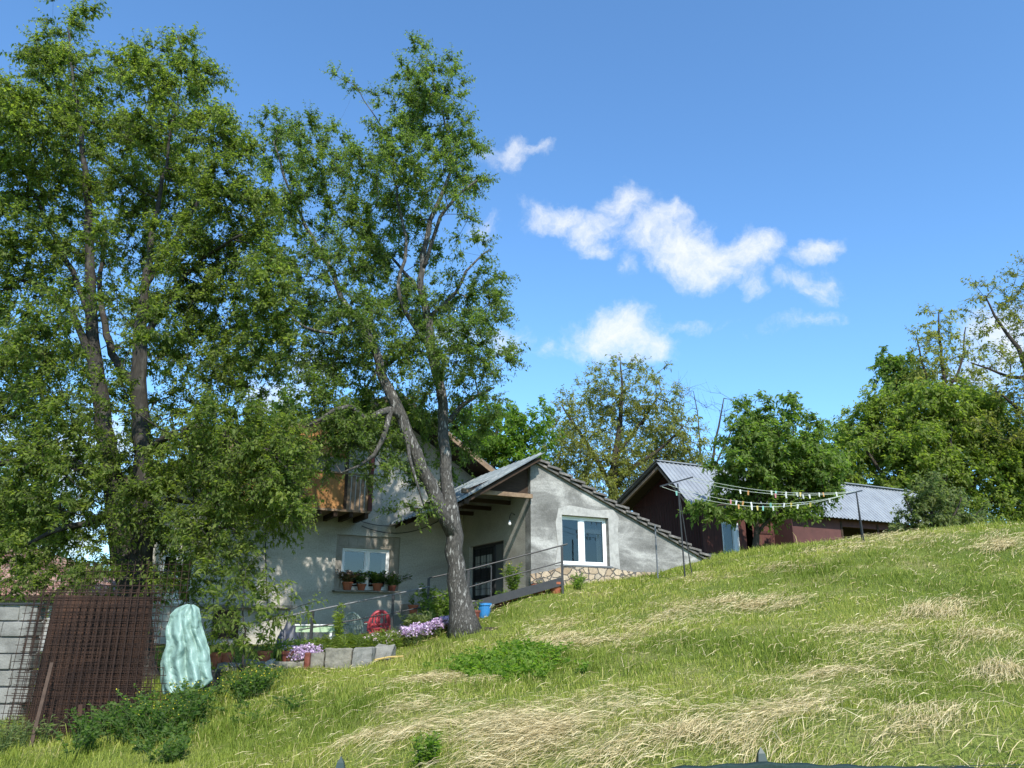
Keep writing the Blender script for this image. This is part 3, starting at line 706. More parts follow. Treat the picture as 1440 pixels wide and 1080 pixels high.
# porch door: dark double door, plaid curtain behind bars on one leaf
mb = MB()
for b0, b1, z0, z1 in ((1.55, 1.62, 2.2, 3.86), (3.73, 3.8, 2.2, 3.86), (1.62, 3.73, 3.79, 3.86), (2.33, 2.4, 2.2, 3.79)): mb.fbox(HF, .12, .2, b0, b1, z0, z1)
df = mb.build('door', M['door_dark'], house)
mb = MB(); mb.fbox(HF, .15, .17, 2.4, 3.73, 2.2, 3.79); mb.build('door_leaf', M['door_dark'], df)
mb = MB(); mb.fbox(HF, .15, .17, 1.62, 2.33, 2.2, 3.79); mb.build('door_leaf', M['door_grey'], df)
for z0, z1 in ((3.2, 3.56), (2.45, 2.82)):
    mb = MB(); mb.fbox(HF, .141, .149, 2.5, 3.65, z0, z1); mb.build('curtain', M['curtain'], df)
mb = MB()
for k in range(13): b = 2.48 + k * .1; mb.tube([HF(.128, b, 2.25), HF(.128, b, 3.76)], .008 if k % 4 else .02, n=4)
for z in (2.3, 2.62, 2.95, 3.35, 3.7): mb.tube([HF(.132, 2.42, z), HF(.132, 3.7, z)], .007, n=4)
mb.build('grille', M['door_dark'], df)
# porch roof, beams and boarding
mb = MB(); mb.sheet(HF(-2.35, -.5, 4.43), HF(-2.35, 4.25, 4.43), HF(.16, 4.25, 5.93), HF(.16, -.5, 5.93), 16, h=.035); mb.build('porch_roof', M['old_metal'], house)
for i, b in enumerate((-.14, 1.1, 2.3, 3.5)):
    mb = MB(); mb.fbox(HF, -2.0, -.01, b, b + .1, 4.76, 4.87); mb.build('porch_beam', M['wood' if i == 0 else 'dark_wood'], house, bevel=.006)
mb = MB(); mb.fbox(HF, -2.09, -1.96, -.45, 4.2, 4.44, 4.55); mb.build('porch_purlin', M['dark_wood'], house)
mb = MB(); mb.plate([(-1.78, 4.9), (-.01, 4.9), (-.01, 5.68), (-.2, 5.62)], [], lambda s, t, d: HF(s, .12 + d, t), .03); mb.build('porch_boarding', M['dark_wood'], house)
mb = MB()
for k in range(6): slab(mb, HF, -2.3, 4.38, .1, 5.82, -.4 + k * .85, -.32 + k * .85, .09)
mb.build('rafters', M['dark_wood'], house)
mb = MB(); slab(mb, HF, -1.95, 4.62, -.95, 4.95, 3.3, 4.28, .02); mb.build('flashing', M['old_metal'], house)
mb = MB(); mb.fbox(HF, -1.9, -.005, .25, 4.295, 1.0, 2.2); mb.fbox(HF, -2.35, -1.9, 1.6, 4.295, 1.0, 1.9); mb.fbox(HF, -2.8, -2.35, 1.6, 4.295, 1.0, 1.6); mb.build('steps', M['paving'], house, bevel=.01)
# tiled roof of the wing, course over course
mb = MB(); slab(mb, HF, .1, 5.80, 6.4, 5.80 - .415 * 6.3, -.09, 8.2, .06)
rr = random.Random(4); NC = 18
for k in range(NC):
    a0 = .1 + 6.4 * k / NC; a1 = a0 + 6.4 / NC * 1.22
    for j in range(24):
        b0 = -.14 + j * .36 + rr.uniform(-.012, .012); dz = rr.uniform(-.008, .008)
        slab(mb, HF, a0, 5.845 - .415 * (a0 - .1) + dz, a1 + rr.uniform(-.02, .02), 5.925 - .415 * (a1 - .1) + dz + (a1 - a0) * .05, b0, b0 + .345, .06)
mb.build('wing_roof', M['tile_grey'], house)
mb = MB()
for k in range(10): a = .15 + k * .66; mb = MB(); mb.fbox(HF, a, a + .07, -.08, -.005, RZ(a) - .06, RZ(a) + .03); mb.build('purlin_end', M['dark_wood'], house)

# ------------------------------------------------------------------ sheds
shed = thing('shed', 'tall maroon wooden shed with dark gable and ribbed metal roof behind the house wing', 'shed', SF(0, 0, 3.9))
RA, RZs = 1.52, 7.62
mb = MB(); mb.plate([(.16, 2.6), (4.3, 2.6), (4.3, 6.25), (RA, 7.48), (.16, 6.02)], [], lambda s, t, d: SF(d, s, t), .12)
mb.build('gable_wall', M['maroon'], shed)
mb = MB()
for k in range(28): mb.fbox(SF, -.012, -.002, .17 + k * .15, .17 + k * .15 + .012, 2.7, 6.2)
mb.build('board_seams', M['dark_wood'], shed)
mb = MB(); mb.plate([(-.02, 2.6), (3.6, 2.6), (3.6, 5.85), (-.02, 5.85)], [rect(.78, 1.62, 3.9, 5.27), rect(1.95, 3.55, 3.2, 5.35)], lambda s, t, d: SF(s, d, t), .15)
mb.build('wall', M['maroon_light'], shed)
mb = MB(); mb.fbox(SF, 3.48, 3.6, .16, 4.3, 2.6, 6.0); mb.fbox(SF, .13, 3.47, 4.2, 4.3, 2.6, 6.0); mb.fbox(SF, .13, 3.47, 1.6, 1.7, 2.6, 6.0); mb.build('inner_wall', M['dark_wood'], shed)
w = window(SF, .78, 1.62, 3.9, 5.27, .03, shed, split=(.76,), fr=.06, mull=.16, curtains=((.8, 1.6, 3.95, 5.24),))
mb = MB(); mb.sheet(SF(-.85, -.3, 5.70), SF(3.75, -.3, 5.70), SF(3.75, RA, RZs), SF(-.85, RA, RZs), 22, h=.035); mb.build('metal_roof', M['metal_roof'], shed)
mb = MB(); mb.bar(SF(-.86, RA + .02, RZs + .03), SF(3.76, RA + .02, RZs + .03), .24, .03); mb.build('ridge_cap', M['metal_roof'], shed)
mb = MB(); slabb(mb, SF, RA + .02, RZs - .01, 4.6, 6.25, -.85, 3.7, .06)
for k in range(10):
    b = 4.6 - k * .31; slabb(mb, SF, b, 6.29 + k * .1379, b - .36, 6.33 + k * .1379 + .12, -.9, 3.72, .035)
mb.build('rear_roof', M['tile_grey'], shed)
mb = MB(); slabb(mb, SF, -.22, 5.66, RA, 7.55, -.78, -.01, .03); slabb(mb, SF, RA, 7.54, 4.5, 6.2, -.78, -.01, .03); mb.build('soffit', M['dark_wood'], shed)
mb = MB(); slabb(mb, SF, RA - .02, 7.46, 4.35, 6.2, -.8, -.7, .12); slabb(mb, SF, RA + .0, 7.44, -.1, 5.76, -.8, -.7, .1); mb.build('rafter', M['wood'], shed)
mb = MB(); q0, q1 = SF(2.25, -.03, 0), SF(3.14, -.22, 0)
mb.box8([(q0.x, q0.y, 3.5), (q1.x, q1.y, 3.5), (q1.x + .02, q1.y + .04, 3.5), (q0.x + .02, q0.y + .04, 3.5), (q0.x, q0.y, 5.3), (q1.x, q1.y, 5.3), (q1.x + .02, q1.y + .04, 5.3), (q0.x + .02, q0.y + .04, 5.3)])
dr = mb.build('door', M['maroon_light'], shed)
mb = MB()
for z in (3.9, 4.95): mb.bar((q0.x - .01, q0.y - .02, z), (q1.x - .01, q1.y - .02, z), .03, .1)
mb.bar(Vector((q0.x, q0.y - .02, 4.0)), Vector((q1.x, q1.y - .02, 4.9)), .03, .09); mb.build('brace', M['maroon'], dr)

low = thing('shed', 'long low mauve shed with shiny ribbed metal roof at the hilltop', 'shed', LF(4, 0, 4.3))
mb = MB(); mb.plate([(-.1, 3), (9.4, 3), (9.4, 5.6), (-.1, 5.6)], [rect(2.6, 8.9, 3.6, 5.3)], lambda s, t, d: LF(s, d, t), .15)
mb.plate([(.15, 3), (3.2, 3), (3.2, 5.6), (RA, 7.2), (.15, 5.8)], [], lambda s, t, d: LF(-.1 + d, s, t), .1)
mb.fbox(LF, 9.3, 9.4, .16, 3.2, 3, 5.8); mb.build('wall', M['mauve'], low)
mb = MB(); mb.fbox(LF, 0.05, 9.25, 3.1, 3.2, 3, 5.8); mb.fbox(LF, .05, 9.25, 1.4, 1.45, 3, 5.7); mb.build('inner_wall', M['dark_wood'], low)
mb = MB(); mb.sheet(LF(-.15, -.4, 5.55), LF(9.5, -.4, 5.55), LF(9.5, 1.5, 7.38), LF(-.15, 1.5, 7.38), 46, h=.035)
mb.sheet(LF(-.15, 3.5, 5.5), LF(9.5, 3.5, 5.5), LF(9.5, 1.52, 7.37), LF(-.15, 1.52, 7.37), 46, h=.035); mb.build('metal_roof', M['metal_roof'], low)
mb = MB(); mb.bar(LF(-.2, 1.5, 7.42), LF(9.5, 1.5, 7.42), .3, .03); mb.build('ridge_cap', M['metal_roof'], low)
mb = MB()
for a in (2.5, 4.6, 6.7, 8.9): mb = MB(); mb.fbox(LF, a, a + .1, -.02, -.002, 3.2, 5.5); mb.build('door_post', M['dark_wood'], low)

# ------------------------------------------------------------------ neighbour's house
e0, e1, r1, r0 = Vector((-30, 26, 2.62)), P(166, 838, 26), P(40, 772, 29.5), Vector((-30, 29.5, 4.75))
e0.z = e1.z; r0.z = r1.z; bk = e1 + Vector((.2, 7, 0)); bl = e0 + Vector((0, 7, 0))
nb = thing('house', "neighbour's pale house with an old terracotta tiled hip roof behind the block wall", 'house', (e1.x - 4, 27, .5))
mb = MB(); NCR = 13
for i in range(NCR):
    t0, t1 = i / NCR, min(1, (i + 1.12) / NCR); up = Vector((0, 0, .035))
    mb.sheet(e0.lerp(r0, t0) + up, e1.lerp(r1, t0) + up, e1.lerp(r1, t1), e0.lerp(r0, t1), 90, h=.05, th=.02)
    mb.sheet(e1.lerp(r1, t0) + up, bk.lerp(r1, t0) + up, bk.lerp(r1, t1), e1.lerp(r1, t1), 32, h=.05, th=.02)
mb.add([bl, bk, r1, r0], [(0, 1, 2, 3)])
mb.build('roof', M['tile_red'], nb)
mb = MB(); mb.box(-29.5, e1.x - .5, 26.5, 32.4, .2, e1.z - .02); mb.build('wall', M['plaster_light'], nb)
mb = MB(); mb.box(-30, e1.x - .05, 25.94, 26.02, e1.z - .14, e1.z - .0); mb.build('gutter', M['dark_wood'], nb)
mb = MB(); mb.box(e1.x - 1.9, e1.x - .9, 26.45, 26.497, e1.z - .95, e1.z - .2); mb.build('window', M['door_grey'], nb)

# ------------------------------------------------------------------ clutter at the lower left
wall = thing('block_wall', 'grey concrete block wall with thin dark coping at the lower left edge', 'wall', (-8.5, 11.95, 0))
mb = MB(); rr = random.Random(2)
z = -.35
for k in range(10):
    x = -11.5 + (k % 2) * .24 - rr.uniform(0, .1); hgt = .225
    while x < -7.0:
        wd = rr.choice((.5, .5, .3, .48)); x1 = min(x + wd, -6.97 + rr.uniform(-.05, .05) - (.10 if k < 3 else 0))
        if x1 - x > .08:
            y_ = [11.8 + rr.uniform(-.03, .015) for _ in range(4)]; a_, b_ = z + rr.uniform(0, .012), z + hgt - rr.uniform(.008, .02)
            mb.box8([(x, y_[0], a_), (x1 - .012, y_[1], a_), (x1 - .012, 12.02, a_), (x, 12.02, a_), (x, y_[2], b_), (x1 - .012, y_[3], b_), (x1 - .012, 12.02, b_), (x, 12.02, b_)])
        x += wd
    z += hgt
mb.build('blocks', M['cblock'], wall, bevel=.01)
mb = MB(); mb.box(-11.5, -7.02, 11.83, 12.0, -.35, z - .02); mb.build('mortar', M['mortar'], wall)
mb = MB(); mb.box(-11.5, -6.9, 11.76, 12.06, z + .003, z + .03); mb.build('coping', M['black_metal'], wall)

def mesh_panel(ox, oy, h, w, lean, tilt, seed, label):
    rg = random.Random(seed); mb = MB()
    nx = int(w / .1); nz = int(h / .1)
    def q(s, t): return Vector((s * w + tilt * t * h, lean * t + .012 * math.sin(s * 5 + seed), t * h))
    for i in range(nx + 1):
        s = i / nx; mb.tube([q(s, 0), q(s, .35) + Vector((0, rg.uniform(-.012, .012), 0)), q(s, .7), q(s, 1)], .0042, n=4)
    for i in range(nz):
        t = (i + .5) / nz; mb.tube([q(-.02, t), q(.33, t), q(.67, t) + Vector((0, rg.uniform(-.01, .01), 0)), q(1.02, t)], .0042, n=4)
    o = mb.build('mesh_panel', M['rustbar'], None, origin=(0, 0, 0))
    o.location = (ox, oy, h1(ox + 1, oy) - .05)
    return props(o, label, 'mesh panel', 'rusty steel mesh panels leaning in a stack')
same = 'rusty steel mesh panel within the leaning stack, between frontmost and tallest'
mesh_panel(-6.47, 10.55, 1.96, 1.86, .62, -.16, 1, 'frontmost rusty steel mesh panel of the leaning stack by the block wall')
for k in range(4):
    mesh_panel(-6.42 + R.uniform(-.06, .13), 10.60 + .07 * k, 1.88 + R.uniform(-.06, .1), 1.76 + R.uniform(-.14, .1), .62, -.15 + R.uniform(-.02, .02), k + 2, same)
mesh_panel(-5.95, 10.96, 2.2, 1.5, .6, -.13, 20, 'tallest rusty mesh panel, rearmost in the stack and standing above the others')
# brown sheet the panels lean on
mb = MB(); pts = []
z0 = h1(-5.6, 11) - .05
mb.box8([(-6.40, 10.99, z0), (-4.95, 10.99, z0), (-4.95, 11.02, z0), (-6.40, 11.02, z0), (-6.66, 11.60, z0 + 1.80), (-5.28, 11.60, z0 + 1.76), (-5.28, 11.63, z0 + 1.76), (-6.66, 11.63, z0 + 1.80)])
props(mb.build('rusty_sheet', M['rust']), 'brown rusty iron sheet leaning behind the stack of mesh panels', 'metal sheet')

def film():
    n, m_ = 64, 70; mb = MB(); rg = random.Random(3)
    for j in range(m_ + 1):
        t = j / m_
        L = np.interp(t, [0, .05, .12, .5, .85, 1], [262, 246, 238, 231, 223, 231]) + 1.6 * math.sin(t * 17) ; Rr = np.interp(t, [0, .05, .12, .4, .7, .88, 1], [271, 279, 282, 290, 297, 300, 285]) + 1.3 * math.sin(t * 13 + 1)
        yy = np.interp(t, [0, 1], [850, 972])
        for i in range(n + 1):
            s = i / n; px = L + (Rr - L) * s
            fold = .055 * (abs(math.sin(s * 7.5 + 1.2 * t)) - .5) * (.3 + t) - .05 * abs(math.sin(s * 13 - 2 * t + 1)) * t + .03 * math.sin(s * 23 - 5 * t) * (.3 + t) + .022 * math.sin(t * 8 + s * 5) + .007 * math.sin(t * 31 + s * 19) + .006 * math.sin(t * 23 - s * 37)
            Y = 11.2 - .13 * math.sin(math.pi * min(1, max(0, s))) * (.4 + .6 * t) + fold
            b = (4 * math.sin(s * 4.3 + .6) + 1.6 * math.sin(s * 23 + 1)) * max(0, t - .8) * 5
            mb.v.append(tuple(P(px, yy + b, Y)))
    for j in range(m_):
        for i in range(n):
            a = j * (n + 1) + i; mb.f.append((a, a + 1, a + n + 2, a + n + 1))
    o = mb.build('plastic_sheet', M['film'], smooth=True)
    s = o.modifiers.new('solid', 'SOLIDIFY'); s.thickness = .004
    tx = bpy.data.textures.new('crumple', 'CLOUDS'); tx.noise_scale = .19; tx.noise_depth = 3
    d = o.modifiers.new('crumple', 'DISPLACE'); d.texture = tx; d.strength = .05; d.mid_level = .5
    props(o, 'crumpled aqua plastic sheet draped beside the rusty mesh panels', 'plastic sheet')
film()
# post that carries the sheet
mb = MB(); g = P(262, 868, 11.5); mb.bar((g.x, g.y, h1(g.x, g.y) - .1), (g.x, g.y, g.z), .09, .09, up=Vector((0, 1, 0))); mb.bar((g.x - .18, g.y - .02, g.z - .05), (g.x + .18, g.y - .02, g.z - .05), .05, .05)
props(mb.build('wooden_post', M['wood']), 'rough wooden post hidden under the aqua plastic sheet', 'post')
a, b = P(73, 932, 10.62), P(40, 1062, 10.15)
mb = MB(); mb.bar(b, a, .04, .02); props(mb.build('iron_bar', M['rustbrown']), 'long brown bar leaning on the mesh panels at a slant', 'bar')
a, b = P(113, 992, 10.5), P(106, 1064, 10.1)
mb = MB(); mb.bar(b, a, .045, .03); props(mb.build('iron_bar', M['rust']), 'short brown stake standing upright before the mesh panels', 'stake')
mb = MB(); c = P(298, 948, 12.4); zg = h1(c.x, c.y); mb.lathe([(.11, 0), (.15, .3), (.16, .3), (.16, .33), (.14, .33), (.1, .03)], (c.x, c.y, zg + .02), n=16)
props(mb.build('bucket', M['black_metal'], smooth=False), 'black bucket standing beside the aqua plastic sheet', 'bucket')

# ------------------------------------------------------------------ railing
rail = thing('railing', 'black steel pipe railing climbing beside the steps to the porch', 'railing', P(603, 862, 18.6))
def railpost(px, py, Y, r=.028, low=None):
    p = P(px, py, Y); mb = MB(); zg = h1(p.x, p.y) - .1 if low is None else P(px, low, Y).z
    mb.bar((p.x, p.y, zg), p, r * 2, r * 2, up=Vector((0, 1, 0))); mb.build('post', M['black_metal'], rail)
for q in ((553, 836, 18.2), (603, 813, 18.6), (659, 802, 18.8), (790, 768, 19.3)): railpost(*q)
railpost(691, 796, 18.9, .014); railpost(440, 859, 17.5)
def railbar(pts, r, m='black_metal'):
    mb = MB(); mb.tube([P(*q) for q in pts], r, n=8); mb.build('rail', M[m], rail)
railbar([(345, 878, 16.9), (440, 859, 17.5), (553, 836, 18.2), (604, 825, 18.58)], .018, 'grey_metal')
railbar([(420, 886, 17.4), (553, 862, 18.2), (603, 852, 18.6)], .014)
railbar([(603, 813, 18.6), (659, 801, 18.8), (798, 765, 19.33)], .018)
railbar([(603, 842, 18.6), (690, 817, 18.9), (791, 790, 19.3)], .015)
mb = MB(); mb.bar(P(660, 853, 18.75), P(792, 817, 19.32), .05, .19); mb.build('kickboard', M['black_metal'], rail)

# ------------------------------------------------------------------ washing lines
def tpost(name_label, px, py, Y, bar, brace, top):
    t = P(px, py, Y); zg = h1(t.x, t.y)
    o = thing('clothes_post', name_label, 'clothes post', (t.x, t.y, zg), 'posts of the clothes lines')
    mb = MB(); mb.tube([(t.x + .03, t.y, zg - .1), t], .019, n=8); mb.build('post', M['black_metal'], o)
    a, b = P(*bar[0]), P(*bar[1]); mb = MB(); mb.bar(a, b, .034, .034); mb.build('crossbar', M['black_metal'], o)
    mb = MB(); f = P(*brace); mb.tube([t - Vector((0, 0, .08)), (f.x, f.y, h1(f.x, f.y) - .1)], .013, n=8); mb.build('brace', M['black_metal'], o)
    return a, b
a0, a1 = tpost('black T-shaped clothes post with brace, before the maroon shed gable', 953, 680, 18.5, ((928, 684, 18.3), (974, 671, 18.9)), (973, 795, 18.7), 0)
b0, b1 = tpost('black clothes post with forked leg before the low metal-roofed shed', 1204, 692, 19.5, ((1190, 695, 19.2), (1212, 690, 20.1)), (1211, 752, 19.6), 0)
pegs = MB
LN = []
for k, (f, s, nm) in enumerate(((0.02, .40, 'nearest'), (.22, .36, 'second'), (.78, .22, 'third'), (.98, .20, 'rearmost'))):
    p, q = a0.lerp(a1, f), b0.lerp(b1, f); pts = sag(p, q, s, 30)
    mb = MB(); mb.tube(pts, .0055, n=5)
    o = mb.build('clothes_line', M['line'])
    props(o, {'nearest': 'pale clothes line sagging lowest, strung from the outer end of the T-post', 'second': 'pale clothes line next to the lowest sagging one',
              'third': 'pale clothes line next to the topmost one', 'rearmost': 'pale clothes line hanging highest, nearest the maroon shed'}[nm], 'clothes line', 'clothes lines strung between the two posts')
    LN.append(pts)
def peg(m, label, pt, rot):
    mb = MB()
    mb.box8([(-.011, -.008, -.07), (.0, -.008, -.07), (.0, .008, -.07), (-.011, .008, -.07), (-.018, -.009, .035), (-.003, -.009, .035), (-.003, .009, .035), (-.018, .009, .035)])
    mb.box8([(.002, -.008, -.07), (.012, -.008, -.07), (.012, .008, -.07), (.002, .008, -.07), (.004, -.009, .035), (.019, -.009, .035), (.019, .009, .035), (.004, .009, .035)])
    o = mb.build('clothes_peg', M[m], None, origin=(0, 0, 0)); o.location = pt; o.rotation_euler = (0, rot * .15, rot); o.scale = (1.15, 1.15, 1.05)
    return props(o, label, 'clothes peg', 'clothes pegs: ' + label)
rr = random.Random(12)
pl = {'peg_white': 'white peg clipped on the sagging clothes lines', 'peg_yellow': 'yellow peg clipped on the sagging clothes lines', 'peg_pink': 'pink peg clipped on the sagging clothes lines', 'peg_mint': 'mint green peg clipped on the sagging clothes lines', 'peg_orange': 'orange peg clipped on the sagging clothes lines'}
first = {}
for li, ts in enumerate(([.08, .40, .47, .50, .53, .585, .72, .79, .90], [.33, .36, .395, .44, .545, .62, .66], [.30, .345, .50, .56, .66, .70], [.45, .475, .535, .60, .62, .735, .76, .84])):
    for t in ts:
        i = int(t * 30); p = LN[li][i].lerp(LN[li][min(30, i + 1)], t * 30 - i) - Vector((0, 0, .02))
        m = rr.choice(['peg_white'] * 5 + ['peg_yellow', 'peg_pink', 'peg_mint', 'peg_orange'])
        if m not in first: first[m] = peg(m, pl[m], p, rr.uniform(-.8, .8))
        else:
            c = copy_tree(first[m]); c.location = p; c.rotation_euler = (rr.uniform(-.2, .2), rr.uniform(-.2, .2), rr.uniform(-1, 1))
t = P(921, 738, 19.6); mb = MB(); mb.tube([(t.x, t.y, h1(t.x, t.y) - .1), t], .02, n=8)
props(mb.build('metal_pole', M['grey_metal']), 'thin grey pole standing alone before the wing gable', 'pole')
# flat grey stone / lid lying below the shed window
mb = MB(); c = cast(1012, 783); mb.lathe([(.55, 0), (.5, .1), (.2, .16)], (c.x + .5, c.y + 3.2, h1(c.x + .5, c.y + 3.2)), n=9)
props(mb.build('stone', M['concrete']), 'flat grey stone slab lying below the white shed window', 'stone')

# ------------------------------------------------------------------ garden in front of the house
def lump(name, label, cat, px0, px1, pyt, Y, dep, m, hgt=.4, jit=.02, group=None, seed=0, Y1=None):
    a, b = P(px0, pyt, Y), P(px1, pyt + 0, Y1 or Y); rg = random.Random(seed); d = Vector((0, dep, 0)); u = Vector((0, 0, hgt))
    j = lambda v: v + Vector((rg.uniform(-jit, jit), rg.uniform(-jit, jit), rg.uniform(-jit, jit)))
    mb = MB(); mb.box8([j(a - u), j(b - u), j(b + d - u), j(a + d - u), j(a), j(b), j(b + d), j(a + d)])
    o = mb.build(name, M[m], bevel=.02)
    s = o.modifiers.new('sub', 'SUBSURF'); s.subdivision_type = 'SIMPLE'; s.levels = s.render_levels = 3
    tx = bpy.data.textures.new('rough', 'CLOUDS'); tx.noise_scale = .16
    dm = o.modifiers.new('rough', 'DISPLACE'); dm.texture = tx; dm.strength = .04; dm.mid_level = .5
    return props(o, label, cat, group)
G1 = 'concrete chunks edging the garden bed'
lump('concrete_block', 'short grey concrete chunk beside the brown brick, edging the garden', 'concrete block', 437, 456, 918, 14.9, .3, 'concrete', .34, seed=1, group=G1)
lump('concrete_block', 'long grey concrete chunk in the middle of the garden edging', 'concrete block', 457, 494, 912, 14.85, .34, 'concrete', .42, seed=2, group=G1)
lump('concrete_block', 'whitish broken concrete chunk at the near end of the garden edging', 'concrete block', 496, 524, 912, 14.75, .4, 'cblock', .36, .035, seed=3, group=G1, Y1=15.0)
lump('concrete_block', 'tilted whitish concrete block lying alone above the yellow stick', 'concrete block', 528, 552, 908, 15.5, .28, 'cblock', .24, .05, seed=4, group=G1)
lump('kerb', 'low grey kerb strip running left from the brown brick', 'kerb', 384, 431, 930, 14.9, .12, 'concrete', .2, seed=5, Y1=15)
lump('brick', 'upright brown brick at the end of the low kerb', 'brick', 428, 436, 918, 14.8, .1, 'brown_pot', .3, .008, seed=6)
lump('stone', 'rounded pale stone at the left end of the low kerb', 'stone', 372, 384, 929, 14.8, .2, 'plaster_light', .3, .04, seed=7)
lump('stone', 'grey flat stone lying behind the little sapling', 'stone', 338, 366, 930, 14.9, .3, 'concrete', .25, .04, seed=8)
lump('stone', 'grey stone beside the plastic sheet, left of the flat garden stones', 'stone', 304, 334, 934, 14.6, .3, 'concrete', .25, .04, seed=9)
a, b = P(527, 928, 15.1), P(567, 923, 15.3); mb = MB()
mb.tube([(a.x, a.y, max(a.z, h1(a.x, a.y) + .03)), ((a.x + b.x) / 2, (a.y + b.y) / 2, (a.z + b.z) / 2 + .02), (b.x, b.y, max(b.z, h1(b.x, b.y) + .03))], .018, n=6)
props(mb.build('stick', M['stick']), 'yellow wooden stick lying in the grass below the tilted block', 'stick')

# low table with dark tarp
tc = P(446, 878, 18.6); zt = tc.z; gz = h1(tc.x, tc.y)
tb = thing('table', 'small low table with white top and pale green sides by the house wall', 'table', (tc.x, tc.y, gz))
mb = MB(); mb.box(tc.x - .44, tc.x + .44, tc.y - .28, tc.y + .28, zt - .03, zt); mb.build('tabletop', M['white'], tb, bevel=.006)
mb = MB()
for x0, x1, y0, y1 in ((-.40, .40, -.25, -.23), (-.40, .40, .23, .25), (-.42, -.40, -.25, .25), (.40, .42, -.25, .25)): mb.box(tc.x + x0, tc.x + x1, tc.y + y0, tc.y + y1, zt - .17, zt - .031)
mb.build('apron', M['mint'], tb)
for sx in (-1, 1):
    for sy in (-1, 1):
        mb = MB(); mb.box(tc.x + sx * .38 - .025, tc.x + sx * .38 + .025, tc.y + sy * .21 - .025, tc.y + sy * .21 + .025, gz - .2, zt - .171); mb.build('leg', M['white'], tb)
def cloth_heap(name, label, cat, c, rx, ry, h, m, seed):
    rg = np.random.default_rng(seed); n = 26; mb = MB()
    for j in range(n + 1):
        for i in range(n + 1):
            u, v = i / n * 2 - 1, j / n * 2 - 1; r = min(1, math.hypot(u, v))
            z = h * (1 - r ** 2.2) * (1 + .3 * math.sin(u * 7 + seed) * math.cos(v * 5)) + .03 * math.sin(u * 13 + v * 9)
            mb.v.append((c[0] + u * rx, c[1] + v * ry, c[2] + max(z, -.02)))
    for j in range(n):
        for i in range(n): a = j * (n + 1) + i; mb.f.append((a, a + 1, a + n + 2, a + n + 1))
    o = mb.build(name, m, smooth=True); s = o.modifiers.new('solid', 'SOLIDIFY'); s.thickness = .01
    return props(o, label, cat)
c = P(407, 893, 18.4); cloth_heap('tarp', 'dark blue tarp heaped on the left side of the low table', 'tarp', (c.x, c.y, h1(c.x, c.y) + .02), .32, .3, c.z + .24 - h1(c.x, c.y), M['tarp_dark'], 2)

# garden chairs
def chair(label, m, x, y, zs, rot, pattern, tilt=0, group='plastic garden chairs'):
    o = thing('garden_chair', label, 'chair', (0, 0, 0), group)
    mb = MB(); mb.box(-.23, .23, -.24, .22, .40, .43); mb.box(-.21, .21, -.26, -.24, .36, .43); mb.build('seat', m, o, bevel=.012)
    # back: arched hoop filled with curved slats
    hoop = [Vector((.25 * math.cos(t), .22 + .10 * math.sin(t), .44 + .42 * math.sin(t) ** .8)) for t in [math.pi * k / 14 for k in range(15)]]
    mb = MB(); mb.tube(hoop, .022 if not pattern else .034, n=8)
    if pattern:
        for k in (-2.6, -1.7, -.85, 0, .85, 1.7, 2.6):
            x0 = k * .08; top = .44 + .42 * math.sqrt(max(0, 1 - (x0 / .25) ** 2)) ** .8
            mb.tube([Vector((x0 * .7, .22, .42)), Vector((x0 * 1.15 + .02 * (-1) ** int(k * 2), .27, (.44 + top) / 2)), Vector((x0, .31, top))], .022, n=6)
        for z in (.5, .58): mb.tube([Vector((-.22, .25, z)), Vector((.22, .25, z))], .03, n=6)
        mb.tube([Vector((.09 * math.cos(t), .29, .66 + .09 * math.sin(t))) for t in [math.pi * 2 * k / 14 for k in range(15)]], .016, n=6)
    else:
        for k in range(-3, 4):
            x0 = k * .065; top = .44 + .42 * math.sqrt(max(0, 1 - (x0 / .25) ** 2)) ** .8
            mb.tube([Vector((x0, .22, .42)), Vector((x0, .31, top))], .012, n=6)
        for z in (.52, .60, .68, .76): w = .25 * math.sqrt(max(.05, 1 - ((z - .44) / .42) ** 2)); mb.tube([Vector((-w, .27, z)), Vector((w, .27, z))], .008, n=6)
    mb.build('backrest', m, o)
    for s in (-1, 1):
        mb = MB(); mb.tube([Vector((s * .25, .26, .62)), Vector((s * .28, .05, .65)), Vector((s * .27, -.22, .62)), Vector((s * .25, -.25, .42))], .02, n=8); mb.build('armrest', m, o)
        for y0, dy in ((-.22, -.05), (.19, .08)):
            mb = MB(); mb.tube([Vector((s * .21, y0, .42)), Vector((s * .25, y0 + dy, 0))], [.028, .02], n=8); mb.build('leg', m, o)
    o.location = (x, y, zs); o.rotation_euler = (tilt, 0, rot); o.scale = (1.05, 1.05, 1.05)
    return o
c = P(531, 875, 19.0); zg = h1(c.x, c.y); chair('red plastic garden chair with patterned arched back beside the purple flowers', M['red_plastic'], c.x, c.y, P(531, 862, 19.0).z - .90, math.radians(205), True, .12)
c = P(502, 875, 18.9); chair('grey green slatted plastic garden chair, left of the red one', M['sage_plastic'], c.x, c.y, P(502, 864, 18.9).z - .89, math.radians(165), False, .05)

